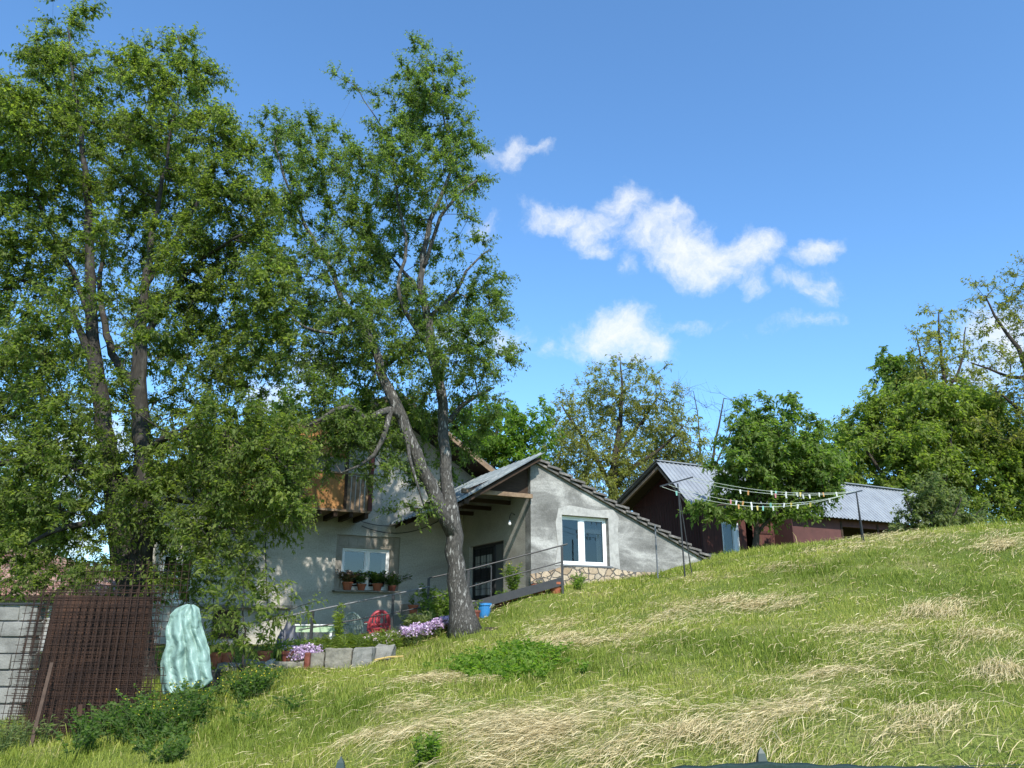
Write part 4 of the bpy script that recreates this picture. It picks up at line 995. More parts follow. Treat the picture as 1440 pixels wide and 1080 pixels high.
# pots
RN = np.random.default_rng(21)
def flowerpot(label, loc, r, h, potm, leafm, ph, sp, nst, per, leaf, flower=None, group='flower pots around the house', tip=False, aspect=.5, nb=8, bl=.035, name='flower_pot', lean=.5):
    o = thing(name, label, 'flower pot', loc, group); x, y, z = loc
    mb = MB(); mb.lathe([(r * .68, 0), (r * .95, h * .8), (r * 1.06, h * .8), (r * 1.06, h), (r * .92, h), (r * .9, h * .85), (r * .5, h * .84)], loc, n=18); mb.build('pot', M[potm], o)
    mb = MB(); mb.lathe([(r * .88, h * .86), (r * .6, h * .9), (r * .1, h * .91)], loc, n=12); mb.build('soil', M['soil'], o)
    if nst:
        st = MB(); lv = Leaves(); bl_ = Leaves() if flower else None
        sprout(lv, st, (x, y, z + h * .88), ph, sp, nst, per, leaf, RN, stemr=.005, lean=lean, tip_only=tip, blossom=bl_, aspect=aspect, nb=nb, bl=bl)
        st.build('stems', M['stem'], o); lv.build('foliage', M[leafm], parent=o)
        if flower: bl_.build('blossoms', M[flower], parent=o)
    return o
S = lambda a, b=4.2, z=2.553: tuple(HF(a, b, z))
GS = 'flower pots on the window sill'
flowerpot('terracotta pot with reddish flowering plant, leftmost on the window sill', S(-3.52), .145, .22, 'terracotta', 'leaf_red', .36, .42, 24, 12, .10, 'flower_white', GS, nb=5)
flowerpot('terracotta pot with light green upright plant, second on the window sill', S(-3.12), .13, .18, 'terracotta', 'leaf_dark', .38, .28, 16, 13, .10, None, GS)
flowerpot('terracotta pot with dark leafy geranium, third on the window sill', S(-2.66), .145, .20, 'terracotta', 'leaf_deep', .42, .42, 26, 14, .10, None, GS)
flowerpot('bushy dark plant with pink and white blossoms, rightmost on the window sill', S(-2.22), .12, .15, 'brown_pot', 'leaf_deep', .38, .50, 30, 13, .095, 'flower_white', GS, nb=7)
flowerpot('terracotta pot with sparse dark plant on the lower step below the window', tuple(HF(-2.42, 1.9, 1.9)), .13, .22, 'terracotta', 'leaf_dark', .34, .18, 7, 7, .08)
flowerpot('orange pot with tall leafy plant on the step behind the tree trunk', tuple(HF(-2.1, 1.75, 1.9)), .14, .3, 'terracotta', 'leaf_dark', .5, .34, 14, 9, .11)
def gp(px, py, Y): p = P(px, py, Y); return (p.x, p.y, h1(p.x, p.y) - .02)
def atz(px, py, Y): return tuple(P(px, py, Y))
flowerpot('wide terracotta pot with big bushy plant beside the porch corner', atz(722, 849, 19.35), .16, .25, 'terracotta', 'leaf_dark', .75, .4, 30, 18, .12, 'flower_yellow', nb=2, aspect=.25, lean=.35)
flowerpot('shallow brown bowl with bright green plant next to the blue bucket', atz(704, 856, 19.2), .17, .16, 'brown_pot', 'leaf_bright', .34, .22, 12, 8, .08)
flowerpot('dark brown pot close to the right side of the tree trunk', gp(668, 868, 18.3), .12, .26, 'brown_pot', 'leaf_mid', .3, .15, 6, 7, .08)
flowerpot('terracotta pot at the foot of the last railing post', gp(782, 830, 19.45), .19, .27, 'terracotta', 'leaf_mid', .12, .1, 3, 4, .04)
flowerpot('terracotta pot half hidden behind the kickboard of the railing', gp(758, 836, 19.5), .19, .25, 'terracotta', 'leaf_mid', .15, .12, 4, 5, .05)
for lab, q in (('terracotta pot standing right of the aqua plastic sheet', (303, 930, 14.9)), ('small terracotta pot on the paving behind the sapling', (318, 928, 15)), ('terracotta pot behind the low kerb and the sapling leaves', (372, 922, 15.3)), ('brown pot before the lilac flowers at the kerb', (405, 926, 15.1))):
    flowerpot(lab, gp(*q), .13, .3, 'terracotta' if 'terra' in lab else 'brown_pot', 'leaf_mid', .25, .16, 6, 7, .08)
# blue bucket with a rim and handle
c = gp(681, 866, 18.55); bk = thing('bucket', 'bright blue plastic bucket between the tree trunk and the porch', 'bucket', c)
mb = MB(); mb.lathe([(.12, 0), (.155, .28), (.175, .28), (.175, .33), (.155, .33), (.11, .03)], c, n=20); mb.build('body', M['blue'], bk, smooth=False)
mb = MB(); mb.tube([Vector(c) + Vector((.165 * math.cos(t), -.06 - .03 * math.sin(t), .3 - .12 * math.sin(t))) for t in [math.pi * k / 10 for k in range(11)]], .006, n=5); mb.build('handle', M['line'], bk)

# flowers, shrubs and weeds
def clump(name, label, cat, pts, leafm, h, sp, nst, per, leaf, flower=None, stemr=.005, tip=False, aspect=.4, nb=8, bl=.04, group=None, lean=.5, seed=1, aslist=None):
    rg = np.random.default_rng(seed); p0 = pts[0]
    o = thing(name, label, cat, (p0[0], p0[1], p0[2]), group)
    st = MB(); lv = Leaves(); bs = Leaves() if flower else None
    for p in pts: sprout(lv, st, p, h, sp, nst, per, leaf, rg, stemr=stemr, lean=lean, tip_only=tip, blossom=bs, aspect=aspect, nb=nb, bl=bl)
    tri = [t for f in st.f for t in ((f[0], f[i], f[i + 1]) for i in range(1, len(f) - 1))]
    lv.V.append(np.array(st.v)); lv.T.append(np.array(tri) + lv.off); lv.C.append(np.full(len(st.v), .3)); lv.off += len(st.v)
    fo = lv.build('foliage', M[leafm], parent=o); fo.data.materials.append(M['stem']); mi = np.zeros(len(fo.data.polygons), dtype=np.int32); mi[-len(tri):] = 1
    fo.data.polygons.foreach_set('material_index', mi)
    if flower: bs.build('blossoms', M[flower], parent=o)
    return o
def patch(px0, px1, py0, py1, Y0, Y1, n, seed, follow=True):
    rg = np.random.default_rng(seed); out = []
    for _ in range(n):
        t = rg.uniform(0, 1); p = P(px0 + (px1 - px0) * t, py0 + (py1 - py0) * t + rg.uniform(-5, 5), Y0 + (Y1 - Y0) * t + rg.uniform(-.5, .5))
        out.append((p.x, p.y, h1(p.x, p.y) if follow else p.z))
    return out
GF = 'lilac flower clumps in the garden bed'
clump('flower_clump', 'dense drift of lilac flowers reaching up to the foot of the tree trunk', 'flowers', patch(568, 634, 890, 876, 16.6, 17.2, 46, 1), 'leaf_grey', .32, .13, 12, 7, .1, 'flower', aspect=.14, nb=9, bl=.05, group=GF, lean=.35, seed=31)
clump('flower_clump', 'small drift of lilac flowers behind the low kerb and brown brick', 'flowers', patch(404, 452, 921, 917, 15.2, 15.5, 22, 2), 'leaf_grey', .26, .12, 9, 6, .09, 'flower', aspect=.14, nb=8, bl=.045, group=GF, seed=32)
clump('flower_clump', 'few small white flowers in the tall green bed below the red chair', 'flowers', patch(505, 560, 898, 892, 16.4, 16.6, 20, 3), 'leaf_mid', .28, .14, 7, 9, .13, 'flower_white', aspect=.12, nb=2, bl=.05, lean=.3, seed=33)
clump('grassy_plant', 'tall narrow leaved plants filling the bed behind the concrete chunks', 'plants', patch(440, 560, 905, 895, 16.0, 16.7, 54, 4), 'leaf_mid', .30, .14, 10, 9, .2, aspect=.07, lean=.3, seed=34)
clump('grassy_plant', 'dark green bedding plants around the low table legs', 'plants', patch(385, 450, 905, 903, 16.2, 16.8, 22, 5), 'leaf_dark', .26, .2, 9, 10, .12, aspect=.35, seed=35)
clump('tall_plant', 'slender leafy stalk rising between the table and the chairs', 'plant', patch(474, 480, 895, 893, 17.3, 17.4, 3, 6), 'leaf_mid', .95, .2, 4, 34, .12, aspect=.25, lean=.15, seed=36)
clump('shrub', 'leafy dark shrub by the railing behind the left of the trunk', 'shrub', patch(604, 640, 868, 862, 18.9, 19.3, 8, 7), 'leaf_dark', .95, .4, 11, 22, .12, aspect=.5, seed=37)
clump('shrub', 'grey green low shrub under the railing behind the lilac drift', 'shrub', patch(572, 612, 878, 870, 17.9, 18.2, 8, 8), 'leaf_grey', .5, .3, 9, 16, .11, aspect=.4, seed=38)
clump('shrub', 'small rounded green shrub at the foot of the flagstone plinth', 'shrub', patch(806, 816, 824, 823, 20.0, 20.1, 4, 9), 'leaf_bright', .32, .25, 12, 18, .06, aspect=.3, seed=39)
clump('weed_plant', 'bright green weed sprig growing in the hay at the bottom of the slope', 'weed', [tuple(cast(590, 1082)), tuple(cast(612, 1078)), tuple(cast(600, 1079))], 'leaf_bright', .24, .09, 7, 20, .055, aspect=.35, lean=.3, seed=40)
def bramble(label, pts, m, h, sp, nst, per, leaf, seed, flower=None, aspect=.55, nb=1):
    return clump('weed_bush', label, 'weeds', pts, m, h, sp, nst, per, leaf, flower, seed=seed, aspect=aspect, nb=nb, bl=.022, group='weed bushes at the foot of the mesh panels')
bramble('dark weed bush in front of the aqua sheet with tiny yellow flowers', patch(195, 290, 1010, 990, 9.9, 10.6, 17, 11), 'leaf_deep', .46, .38, 8, 15, .062, 41, 'flower_yellow', nb=1)
bramble('tangled dark weeds at the foot of the rusty mesh panels', patch(105, 195, 1040, 1020, 9.8, 10.1, 17, 12), 'leaf_deep', .40, .3, 7, 12, .06, 42)
bramble('pale leaved weed bush where the shaded weeds meet the lawn', patch(190, 270, 1052, 1040, 9.0, 9.3, 13, 13), 'leaf_deep', .24, .26, 6, 12, .055, 43)
bramble('grey green weeds around the base of the sapling', patch(285, 375, 990, 985, 11.2, 11.8, 15, 14), 'leaf_deep', .40, .34, 8, 14, .062, 44, 'flower_yellow')
bramble('low dark weeds spreading down the lawn right of the sapling', patch(300, 420, 1020, 1005, 10.0, 10.6, 7, 16), 'leaf_deep', .14, .3, 7, 12, .05, 45)
bramble('thin dry weeds along the foot of the concrete block wall', patch(0, 70, 1058, 1052, 10.2, 10.5, 9, 17), 'leaf_grey', .4, .22, 6, 10, .08, 46, aspect=.2)
def undergrowth():
    rg = np.random.default_rng(8); lv = Leaves(); st = None
    for (px, py, rx, ry, n) in ((700, 943, 62, 13, 170), (740, 925, 45, 9, 60)):
        c, E = ellipse(px, py, rx, ry); g = rg.normal(0, .55, (n, 2)); xy = c + g @ E.T; z = H(xy[:, 0], xy[:, 1])
        for q, zz in zip(xy, z): sprout(lv, st, (q[0], q[1], zz), rg.uniform(.08, .26), .13, 5, 7, .07, rg, aspect=.6)
    o = lv.build('ground_weeds', M['leaf_bright'], kind='stuff'); props(o, 'bright broad leaved weeds spreading low through the grass', 'weeds')
undergrowth()
# low dark mound over the dark spot right of the trunk foot
c = cast(690, 884); mb = MB(); mb.lathe([(.36, -.08), (.26, .0), (.12, .035)], (c.x, c.y, c.z - .01), n=12); props(mb.build('dark_mound', M['soil'], smooth=True), 'small dark mound at the right foot of the tree trunk', 'soil')

# ------------------------------------------------------------------ trees
def catmull(pts, rad, step):
    out, rr_ = [], []
    P_ = [np.array(p, dtype=float) for p in pts]
    for i in range(len(P_) - 1):
        p0, p1, p2, p3 = P_[max(i - 1, 0)], P_[i], P_[i + 1], P_[min(i + 2, len(P_) - 1)]
        n = max(1, int(np.linalg.norm(p2 - p1) / step))
        for k in range(n):
            t = k / n
            out.append(.5 * (2 * p1 + (p2 - p0) * t + (2 * p0 - 5 * p1 + 4 * p2 - p3) * t * t + (3 * p1 - p0 - 3 * p2 + p3) * t ** 3)); rr_.append(rad[i] + (rad[i + 1] - rad[i]) * t)
    out.append(P_[-1]); rr_.append(rad[-1]); return out, rr_

def tree(name, label, Y0, limbs, blobs, leafm, dens=5.6, leaf=.07, aspect=.5, shoots=5, per=11, shoot_len=(.22, .52), barkm='bark', depth=1.6, seed=1, step=.28, droop=.0, cat='tree',
         group=None, tintshift=0, gap=.45, twig=.006, bare=False, base_z=None, up=.25, trunkm2=None, shell=.42):
    rg = np.random.default_rng(seed)
    pos, par, pres, limbflag = [], [], [], []
    for li, L in enumerate(limbs):
        pts = [P(px, py, Y0 + dy) for px, py, dy, r in L]; rad = [q[3] for q in L]
        if li == 0:
            zg = h1(pts[0].x, pts[0].y); pts[0].z = zg - .15; root = (pts[0].x, pts[0].y, zg)
        c, r = catmull(pts, rad, step)
        start = 0; parent = -1
        if li:
            A = np.array(pos); parent = int(np.argmin(((A - np.array(pts[0])) ** 2).sum(1))); start = 1
        for k in range(start, len(c)):
            jig = rg.normal(0, .018, 3) if 0 < k < len(c) - 1 else 0
            pos.append(np.array(c[k]) + jig); par.append(parent); pres.append(r[k]); limbflag.append(True); parent = len(pos) - 1
    att, cen = [], []
    for b in blobs:
        px, py, rx, ry = b[:4]; de = b[4] if len(b) > 4 else 1; dy = b[5] if len(b) > 5 else rg.uniform(-depth, depth) * .75
        Y = Y0 + dy; c = np.array(P(px, py, Y)); sx, sz = rx / 1080 * Y, ry / 1080 * Y; sy = .5 * (sx + sz) * 1.25
        n = int(math.pi * rx * ry / 1000 * dens * de)
        d = rg.normal(0, 1, (n, 3)); d /= np.linalg.norm(d, axis=1, keepdims=True); rad = rg.uniform(0, 1, (n, 1)) ** shell
        ang = np.array([sx, sy, sz]) * (1 + .22 * np.sin(d[:, [0]] * 7 + d[:, [2]] * 5 + px))
        att.append(c + d * rad * ang); cen.append(np.repeat(c[None], n, 0))
    att = np.concatenate(att); cen = np.concatenate(cen)
    A = np.array(pos); d2 = np.full(len(att), 1e9)
    for i in range(len(att)): d2[i] = ((A - att[i]) ** 2).sum(1).min()
    order = np.argsort(d2)
    N = len(pos); cap = N + len(att) * 14; buf = np.zeros((cap, 3)); buf[:N] = A
    tips, tdir = np.zeros(len(att), dtype=int), np.zeros((len(att), 3))
    for i in order:
        q = att[i]; dv = q - buf[:N]; dist = np.sqrt((dv ** 2).sum(1))
        cost = dist + .35 * np.maximum(0, -(dv[:, 2])) * (0 if droop else 1)
        j = int(np.argmin(cost)); p = buf[j]; D = dist[j]
        n = min(12, max(1, int(D / step)))
        pd = p - buf[par[j]] if par[j] >= 0 else np.array([0, 0, 1.]); pd = pd / (np.linalg.norm(pd) + 1e-6)
        ctrl = p + (pd * .45 + np.array([0, 0, up])) * D * .45 + rg.normal(0, .07 * D, 3); prev = j
        for k in range(1, n + 1):
            t = k / n; w = (1 - t) ** 2 * p + 2 * t * (1 - t) * ctrl + t * t * q
            if k < n: w = w + rg.normal(0, .02 * min(D, 1), 3)
            buf[N] = w; par.append(prev); pres.append(0); limbflag.append(False); prev = N; N += 1
        tips[i] = prev; e = buf[prev] - buf[par[prev]]; tdir[i] = e / (np.linalg.norm(e) + 1e-6)
    # pipe model radii
    e = 2.25; acc = np.zeros(N); ch = [[] for _ in range(N)]
    for i in range(N):
        if par[i] >= 0: ch[par[i]].append(i)
    for i in range(N - 1, -1, -1):
        if not ch[i]: acc[i] = twig ** e
        if par[i] >= 0: acc[par[i]] += acc[i]
    rad = acc ** (1 / e)
    for i in range(N):
        if limbflag[i]: rad[i] = pres[i]
        elif par[i] >= 0: rad[i] = min(rad[i], rad[par[i]] * .85)
    o = thing(name, label, cat, root, group)
    mb = MB(); seen = [False] * N
    def follow(i):
        c = [i]; seen[i] = True
        while True:
            nx = [k for k in ch[c[-1]] if not seen[k]]
            if not nx: return c
            k = max(nx, key=lambda q: (limbflag[q], rad[q])); seen[k] = True; c.append(k)
    for i in range(N):
        if seen[i]: continue
        c = follow(i)
        if par[i] >= 0: pts = [buf[par[i]]] + [buf[k] for k in c]; rr_ = [min(rad[par[i]], rad[i] * 1.15)] + [rad[k] for k in c]
        else: pts = [buf[k] for k in c]; rr_ = [rad[k] for k in c]
        if par[i] < 0:       # root flare and gnarled outline
            for k in range(len(rr_)):
                hgt = pts[k][2] - root[2]; rr_[k] *= 1 + .55 * math.exp(-max(hgt, 0) / .28) + rg.normal(0, .02)
        m = max(rr_); mb.tube(pts, rr_, n=12 if m > .1 else 6 if m > .03 else 4 if m > .012 else 3, cap=m > .03)
    tr = mb.build('trunk', M[barkm], o, smooth=True)
    # leafy shoots
    n = len(att); out = att - cen; out /= (np.linalg.norm(out, axis=1, keepdims=True) + 1e-6)
    K = shoots; base = np.repeat(buf[tips], K, 0); o1 = np.repeat(out, K, 0); t1 = np.repeat(tdir, K, 0); m = n * K
    sd = .5 * o1 + .45 * t1 + .75 * rg.normal(0, .6, (m, 3)); sd[:, 2] += up - droop * 1.2; sd /= (np.linalg.norm(sd, axis=1, keepdims=True) + 1e-6)
    SL = rg.uniform(shoot_len[0], shoot_len[1], m)
    base = base + sd * 0
    end = base + sd * SL[:, None]; end[:, 2] -= SL * .18 * (1 + 2 * droop)
    # thin twigs as three-sided prisms
    r3 = twig * .55; ref = np.cross(sd, rg.normal(0, 1, (m, 3))); ref /= (np.linalg.norm(ref, axis=1, keepdims=True) + 1e-9); r2 = np.cross(sd, ref)
    ring = [ref * math.cos(a) + r2 * math.sin(a) for a in (0, 2.094, 4.189)]
    TV = np.stack([base + ring[0] * r3, base + ring[1] * r3, base + ring[2] * r3, end + ring[0] * r3 * .5, end + ring[1] * r3 * .5, end + ring[2] * r3 * .5], 1).reshape(-1, 3)
    k6 = np.arange(m)[:, None] * 6
    TT = np.concatenate([k6 + np.array([f]) for f in ([0, 1, 4], [0, 4, 3], [1, 2, 5], [1, 5, 4], [2, 0, 3], [2, 3, 5])])
    if bare:
        np_mesh('crown', TV, TT, M[barkm], parent=o); return o
    lv = Leaves(); tb = np.repeat(rg.normal(0, .10, n), K) + rg.normal(0, .07, m) + tintshift
    for k in range(per):
        u = (k + rg.uniform(0, 1, m)) / per; p = base + (end - base) * u[:, None]; a = k * 2.4 + rg.uniform(0, 6.28, m)
        d = (ref * np.cos(a)[:, None] + r2 * np.sin(a)[:, None]) + sd * .45; d[:, 2] -= .25 + droop * .5
        keep = rg.uniform(0, 1, m) < .93
        l = leaf * np.clip(rg.lognormal(-.12, .34, m), .35, 1.6)
        lv.add(p[keep], d[keep], l[keep], (l * aspect * rg.uniform(.8, 1.2, m))[keep], (.45 + tb + rg.normal(0, .13, m) + .12 * (u - .5))[keep], rg)
    nt_ = len(TT); lv.V.append(TV); lv.T.append(TT + lv.off); lv.C.append(np.full(len(TV), .2))
    cr = lv.build('crown', M[leafm], parent=o); cr.data.materials.append(M[barkm]); mi = np.zeros(len(cr.data.polygons), dtype=np.int32); mi[-nt_:] = 1
    cr.data.polygons.foreach_set('material_index', mi)
    return o

# the double-stemmed old pear at the left
LB = [(95, 32, 24, 34, .8), (62, 62, 22, 18, .6), (120, 30, 16, 18, .6), (75, 98, 48, 28), (115, 105, 48, 40), (50, 95, 20, 14, .7), (250, 60, 26, 28, .8), (220, 85, 30, 26, .7), (272, 108, 42, 40), (205, 120, 46, 36), (10, 150, 40, 38),
      (50, 170, 60, 46), (135, 180, 66, 52), (225, 190, 66, 52), (300, 178, 40, 40), (335, 205, 30, 36, .8), (15, 250, 60, 55), (85, 260, 55, 45), (170, 265, 55, 45, .8), (250, 270, 62, 52), (318, 275, 50, 55), (355, 290, 30, 40, .6),
      (30, 340, 60, 50), (110, 345, 50, 40, .55), (190, 345, 50, 42, .6), (270, 350, 60, 50), (340, 360, 50, 50), (375, 395, 32, 40), (25, 420, 55, 40, .7), (90, 420, 45, 35, .4), (250, 425, 50, 45, .8), (320, 440, 60, 50), (375, 460, 35, 48), (180, 430, 40, 40, .4),
      (30, 500, 60, 45, .8), (105, 510, 40, 36, .45), (240, 500, 50, 36, .6), (310, 510, 55, 42), (365, 520, 38, 35, .8), (20, 570, 50, 42, .7), (85, 580, 50, 40, .6), (170, 570, 34, 34, .4), (255, 575, 55, 34, .7), (330, 590, 50, 30, .6),
      (25, 650, 55, 44, .9), (100, 655, 45, 38, .7), (170, 650, 40, 36, .6), (245, 640, 55, 40, .8), (320, 630, 50, 36, .9), (385, 630, 45, 36), (408, 640, 22, 24), (360, 680, 50, 40), (395, 690, 34, 40), (300, 690, 50, 40, .8), (230, 700, 50, 40, .7), (395, 725, 30, 24),
      (150, 710, 40, 36, .6), (80, 720, 50, 36, .8), (15, 720, 40, 40, .9), (20, 780, 40, 30, .7), (95, 770, 45, 28, .5), (160, 775, 36, 30, .5), (235, 765, 45, 34, .6), (300, 755, 45, 36, .8), (340, 745, 30, 34, .7), (270, 810, 45, 26, .6), (215, 830, 30, 22, .35), (130, 825, 34, 18, .3), (320, 800, 28, 30, .5),
      (-60, 200, 60, 60), (-70, 320, 60, 60), (-80, 440, 70, 60, .8), (-70, 570, 70, 60, .8), (-60, 690, 60, 50, .8), (-150, 350, 70, 80, .7), (-150, 520, 70, 80, .7),
      # depth of the crown, towards and away from the road
      (150, 330, 110, 110, .22, 2.6), (230, 470, 100, 100, .2, 2.8), (110, 520, 110, 120, .2, 2.6), (180, 210, 100, 90, .25, 2.4), (60, 640, 90, 80, .22, 2.6),
      (250, 620, 40, 26, .6, -1.5), (310, 605, 40, 24, .6, -1.6), (360, 630, 42, 30, .6, -1.7), (395, 650, 36, 30, .7, -1.8), (408, 700, 22, 34, .7, -1.8), (350, 680, 46, 30, .5, -1.6), (300, 740, 34, 24, .5, -1.5), (230, 740, 40, 24, .4, -1.2),
      (110, 430, 50, 34, .35, -1.8), (60, 480, 60, 40, .4, -1.8), (165, 560, 40, 40, .3, -1.6), (225, 470, 40, 40, .35, -1.6), (120, 650, 50, 34, .4, -1.5), (80, 600, 50, 40, .4, -1.6), (130, 330, 40, 34, .35, -1.5), (100, 710, 44, 30, .5, -1.4), (200, 690, 30, 26, .35, -1.4), (40, 805, 36, 20, .7, -1.2), (95, 812, 34, 18, .6, -1.2), (15, 835, 26, 14, .5, -1.5), (150, 800, 34, 24, .5, -1.3)]
LL = [[(196, 905, 0, .30), (192, 850, 0, .25), (180, 805, 0, .235), (172, 750, .05, .20), (160, 690, .1, .18), (150, 620, .1, .16), (138, 540, .1, .14), (128, 450, .1, .11), (125, 340, .1, .085), (120, 240, .1, .06), (105, 130, 0, .035), (95, 40, 0, .015)],
      [(190, 840, 0, .22), (200, 780, -.1, .19), (203, 720, -.2, .175), (200, 640, -.2, .16), (196, 560, -.2, .15), (196, 480, -.3, .125), (205, 400, -.3, .075), (218, 310, -.1, .05), (235, 220, .2, .03), (255, 110, .2, .015), (250, 50, -.2, .012)],
      [(136, 530, .1, .10), (112, 470, -.1, .07), (88, 420, -.2, .055), (50, 398, -.3, .042), (5, 385, -.5, .03), (-60, 360, -1, .03)],
      [(160, 690, .1, .12), (110, 655, .5, .10), (60, 640, .9, .08), (0, 650, 1.1, .06), (-60, 640, 1.1, .04)],
      [(200, 640, -.2, .075), (235, 615, -.8, .06), (285, 600, -1.3, .048), (330, 622, -1.7, .034), (380, 635, -1.9, .02), (415, 680, -1.9, .01)],
      [(196, 480, -.3, .10), (225, 440, -.2, .06), (250, 400, -.2, .045), (290, 360, -.2, .03), (340, 330, -.8, .03)],
      [(197, 550, -.2, .09), (170, 520, .3, .08), (150, 470, .8, .07), (140, 400, 1.1, .05), (150, 310, 1.3, .03)],
      [(203, 720, -.2, .06), (240, 705, -.7, .045), (290, 712, -1.2, .03), (330, 745, -1.5, .014)],
      [(128, 450, .1, .07), (100, 380, .3, .055), (70, 320, .5, .04), (40, 250, .6, .03), (20, 180, .6, .02)],
      [(205, 400, -.3, .07), (250, 330, .4, .05), (285, 270, .7, .035), (310, 200, .8, .02)],
      [(165, 720, .1, .08), (120, 735, -.6, .06), (70, 750, -1.0, .04), (20, 775, -1.2, .02)]]
tree('pear_tree', 'broad old double-stemmed pear tree at the left, its foliage overhanging the mesh panels', 14.0, LL, LB, 'leaf_pear', seed=11, depth=2.2, leaf=.066, shoots=12, per=15, dens=5.7)
# the taller pear in the middle, forked trunk before the house
MBL = [(590, 72, 20, 26, .7), (640, 95, 16, 26, .6), (565, 100, 26, 20, .6), (610, 125, 44, 34), (560, 150, 36, 28, .8), (500, 118, 26, 12, .4), (475, 112, 14, 8, .5), (600, 175, 50, 36), (650, 190, 34, 30, .8), (540, 195, 42, 30, .8), (470, 185, 36, 24, .7), (425, 178, 28, 22, .7), (385, 180, 24, 24, .8),
       (390, 220, 40, 40), (450, 225, 46, 36, .9), (520, 240, 46, 38), (590, 235, 52, 40), (650, 240, 36, 34), (680, 200, 12, 12, .5), (400, 280, 40, 44), (455, 300, 46, 40, .7), (520, 305, 46, 40), (575, 300, 42, 38, .8), (640, 290, 30, 28, .45), (675, 270, 16, 22, .4),
       (390, 345, 34, 36, .5), (440, 365, 46, 38, .7), (505, 370, 48, 40), (560, 375, 40, 38, .7), (620, 360, 36, 30, .35), (665, 350, 26, 30, .5), (690, 375, 22, 22, .4), (430, 430, 42, 40, .8), (490, 440, 46, 40), (550, 435, 42, 40, .8), (600, 420, 40, 36, .5), (655, 420, 46, 40, 1.1), (690, 440, 24, 34, .8),
       (430, 500, 44, 40), (490, 505, 46, 36), (550, 500, 42, 36, .8), (600, 480, 40, 36, .6), (655, 490, 46, 42, 1.1), (695, 505, 26, 28, .8), (440, 560, 36, 34), (490, 565, 40, 32, .8), (545, 560, 40, 30, .6), (610, 545, 40, 34, .7), (665, 550, 36, 30, .8), (690, 560, 20, 20, .6),
       (480, 605, 40, 28, .8, -.9), (520, 615, 40, 28, .7, -.8), (580, 645, 24, 30, .4, .8), (500, 645, 40, 28, .6, -1), (550, 670, 34, 28, .4, -.8), (590, 705, 20, 26, .3, -.7), (665, 600, 30, 24, .5, .6), (600, 620, 34, 26, .6, 1.5), (640, 650, 26, 26, .5, 1.5), (575, 655, 30, 26, .5, 1.6), (560, 600, 36, 24, .6, 1.5), (612, 585, 40, 22, .6, 1.6), (600, 690, 24, 20, .35, 1.5), (690, 600, 26, 20, .6), (455, 650, 26, 30, .5, -.8), (575, 720, 30, 16, .3, -.8),
       (520, 320, 90, 90, .25, 2.3), (560, 480, 90, 80, .22, 2.3), (470, 440, 80, 90, .22, 2.2), (600, 230, 60, 60, .3, 1.6),
       (530, 575, 44, 24, .7, 1.0), (590, 585, 44, 26, .7, 1.1), (650, 615, 30, 22, .6, 1.0), (540, 610, 40, 26, .7, 1.0), (480, 590, 40, 26, .8, -1.1)]
ML = [[(655, 893, 0, .27), (650, 868, 0, .235), (645, 835, 0, .205), (641, 795, 0, .188), (638, 755, 0, .178), (634, 715, 0, .168), (629, 680, .05, .14), (626, 640, .1, .125), (623, 590, .15, .118), (618, 545, .15, .108), (608, 500, .15, .11), (602, 455, .15, .095), (592, 410, .1, .08), (596, 360, .1, .07), (606, 310, .1, .06), (622, 270, .1, .05), (634, 225, .1, .035), (620, 150, .1, .02), (600, 80, .1, .01)],
      [(637, 745, 0, .17), (620, 712, -.1, .155), (602, 680, -.2, .148), (583, 635, -.3, .138), (566, 590, -.4, .125), (552, 560, -.4, .125), (540, 530, -.4, .105), (522, 480, -.4, .085), (505, 450, -.4, .075), (480, 420, -.3, .065), (462, 370, -.2, .055), (430, 320, -.1, .04), (405, 260, 0, .03), (385, 200, 0, .015)],
      [(606, 490, .15, .06), (570, 440, -.2, .05), (560, 400, -.3, .045), (572, 350, -.4, .04), (560, 280, -.4, .03), (545, 200, -.4, .018), (500, 120, -.4, .008)],
      [(596, 385, .1, .05), (610, 330, -.2, .045), (630, 290, -.4, .038), (650, 268, -.5, .03), (671, 253, -.5, .018)],
      [(560, 575, -.4, .09), (535, 580, -.9, .075), (515, 590, -1.2, .065), (490, 572, -1.5, .05), (450, 590, -1.7, .035), (430, 600, -1.8, .02)],
      [(548, 580, -.6, .07), (540, 620, -1.0, .055), (525, 640, -1.1, .045), (505, 655, -1.3, .03), (480, 665, -1.4, .015)],
      [(623, 600, .15, .08), (645, 575, .4, .06), (672, 555, .6, .04), (695, 545, .7, .02)],
      [(602, 455, .15, .07), (560, 500, .8, .055), (530, 520, 1.2, .04), (480, 510, 1.5, .03), (440, 520, 1.6, .02)],
      [(600, 450, .15, .06), (640, 410, .5, .045), (665, 370, .7, .03), (690, 350, .8, .015)],
      [(570, 600, -.4, .05), (575, 640, -.9, .04), (585, 680, -1.0, .025), (597, 715, -1.0, .012)],
      [(505, 450, -.4, .05), (470, 470, -.9, .04), (430, 460, -1.1, .03), (400, 440, -1.2, .018)],
      [(592, 410, .1, .05), (560, 372, .6, .04), (520, 340, .9, .03), (470, 300, 1.0, .02)]]
tree('pear_tree', 'tall pear tree with a grey forked trunk standing before the house', 16.5, ML, MBL, 'leaf_pear2', seed=12, depth=1.7, leaf=.066, shoots=12, per=15, barkm='bark_pale', dens=5.7)
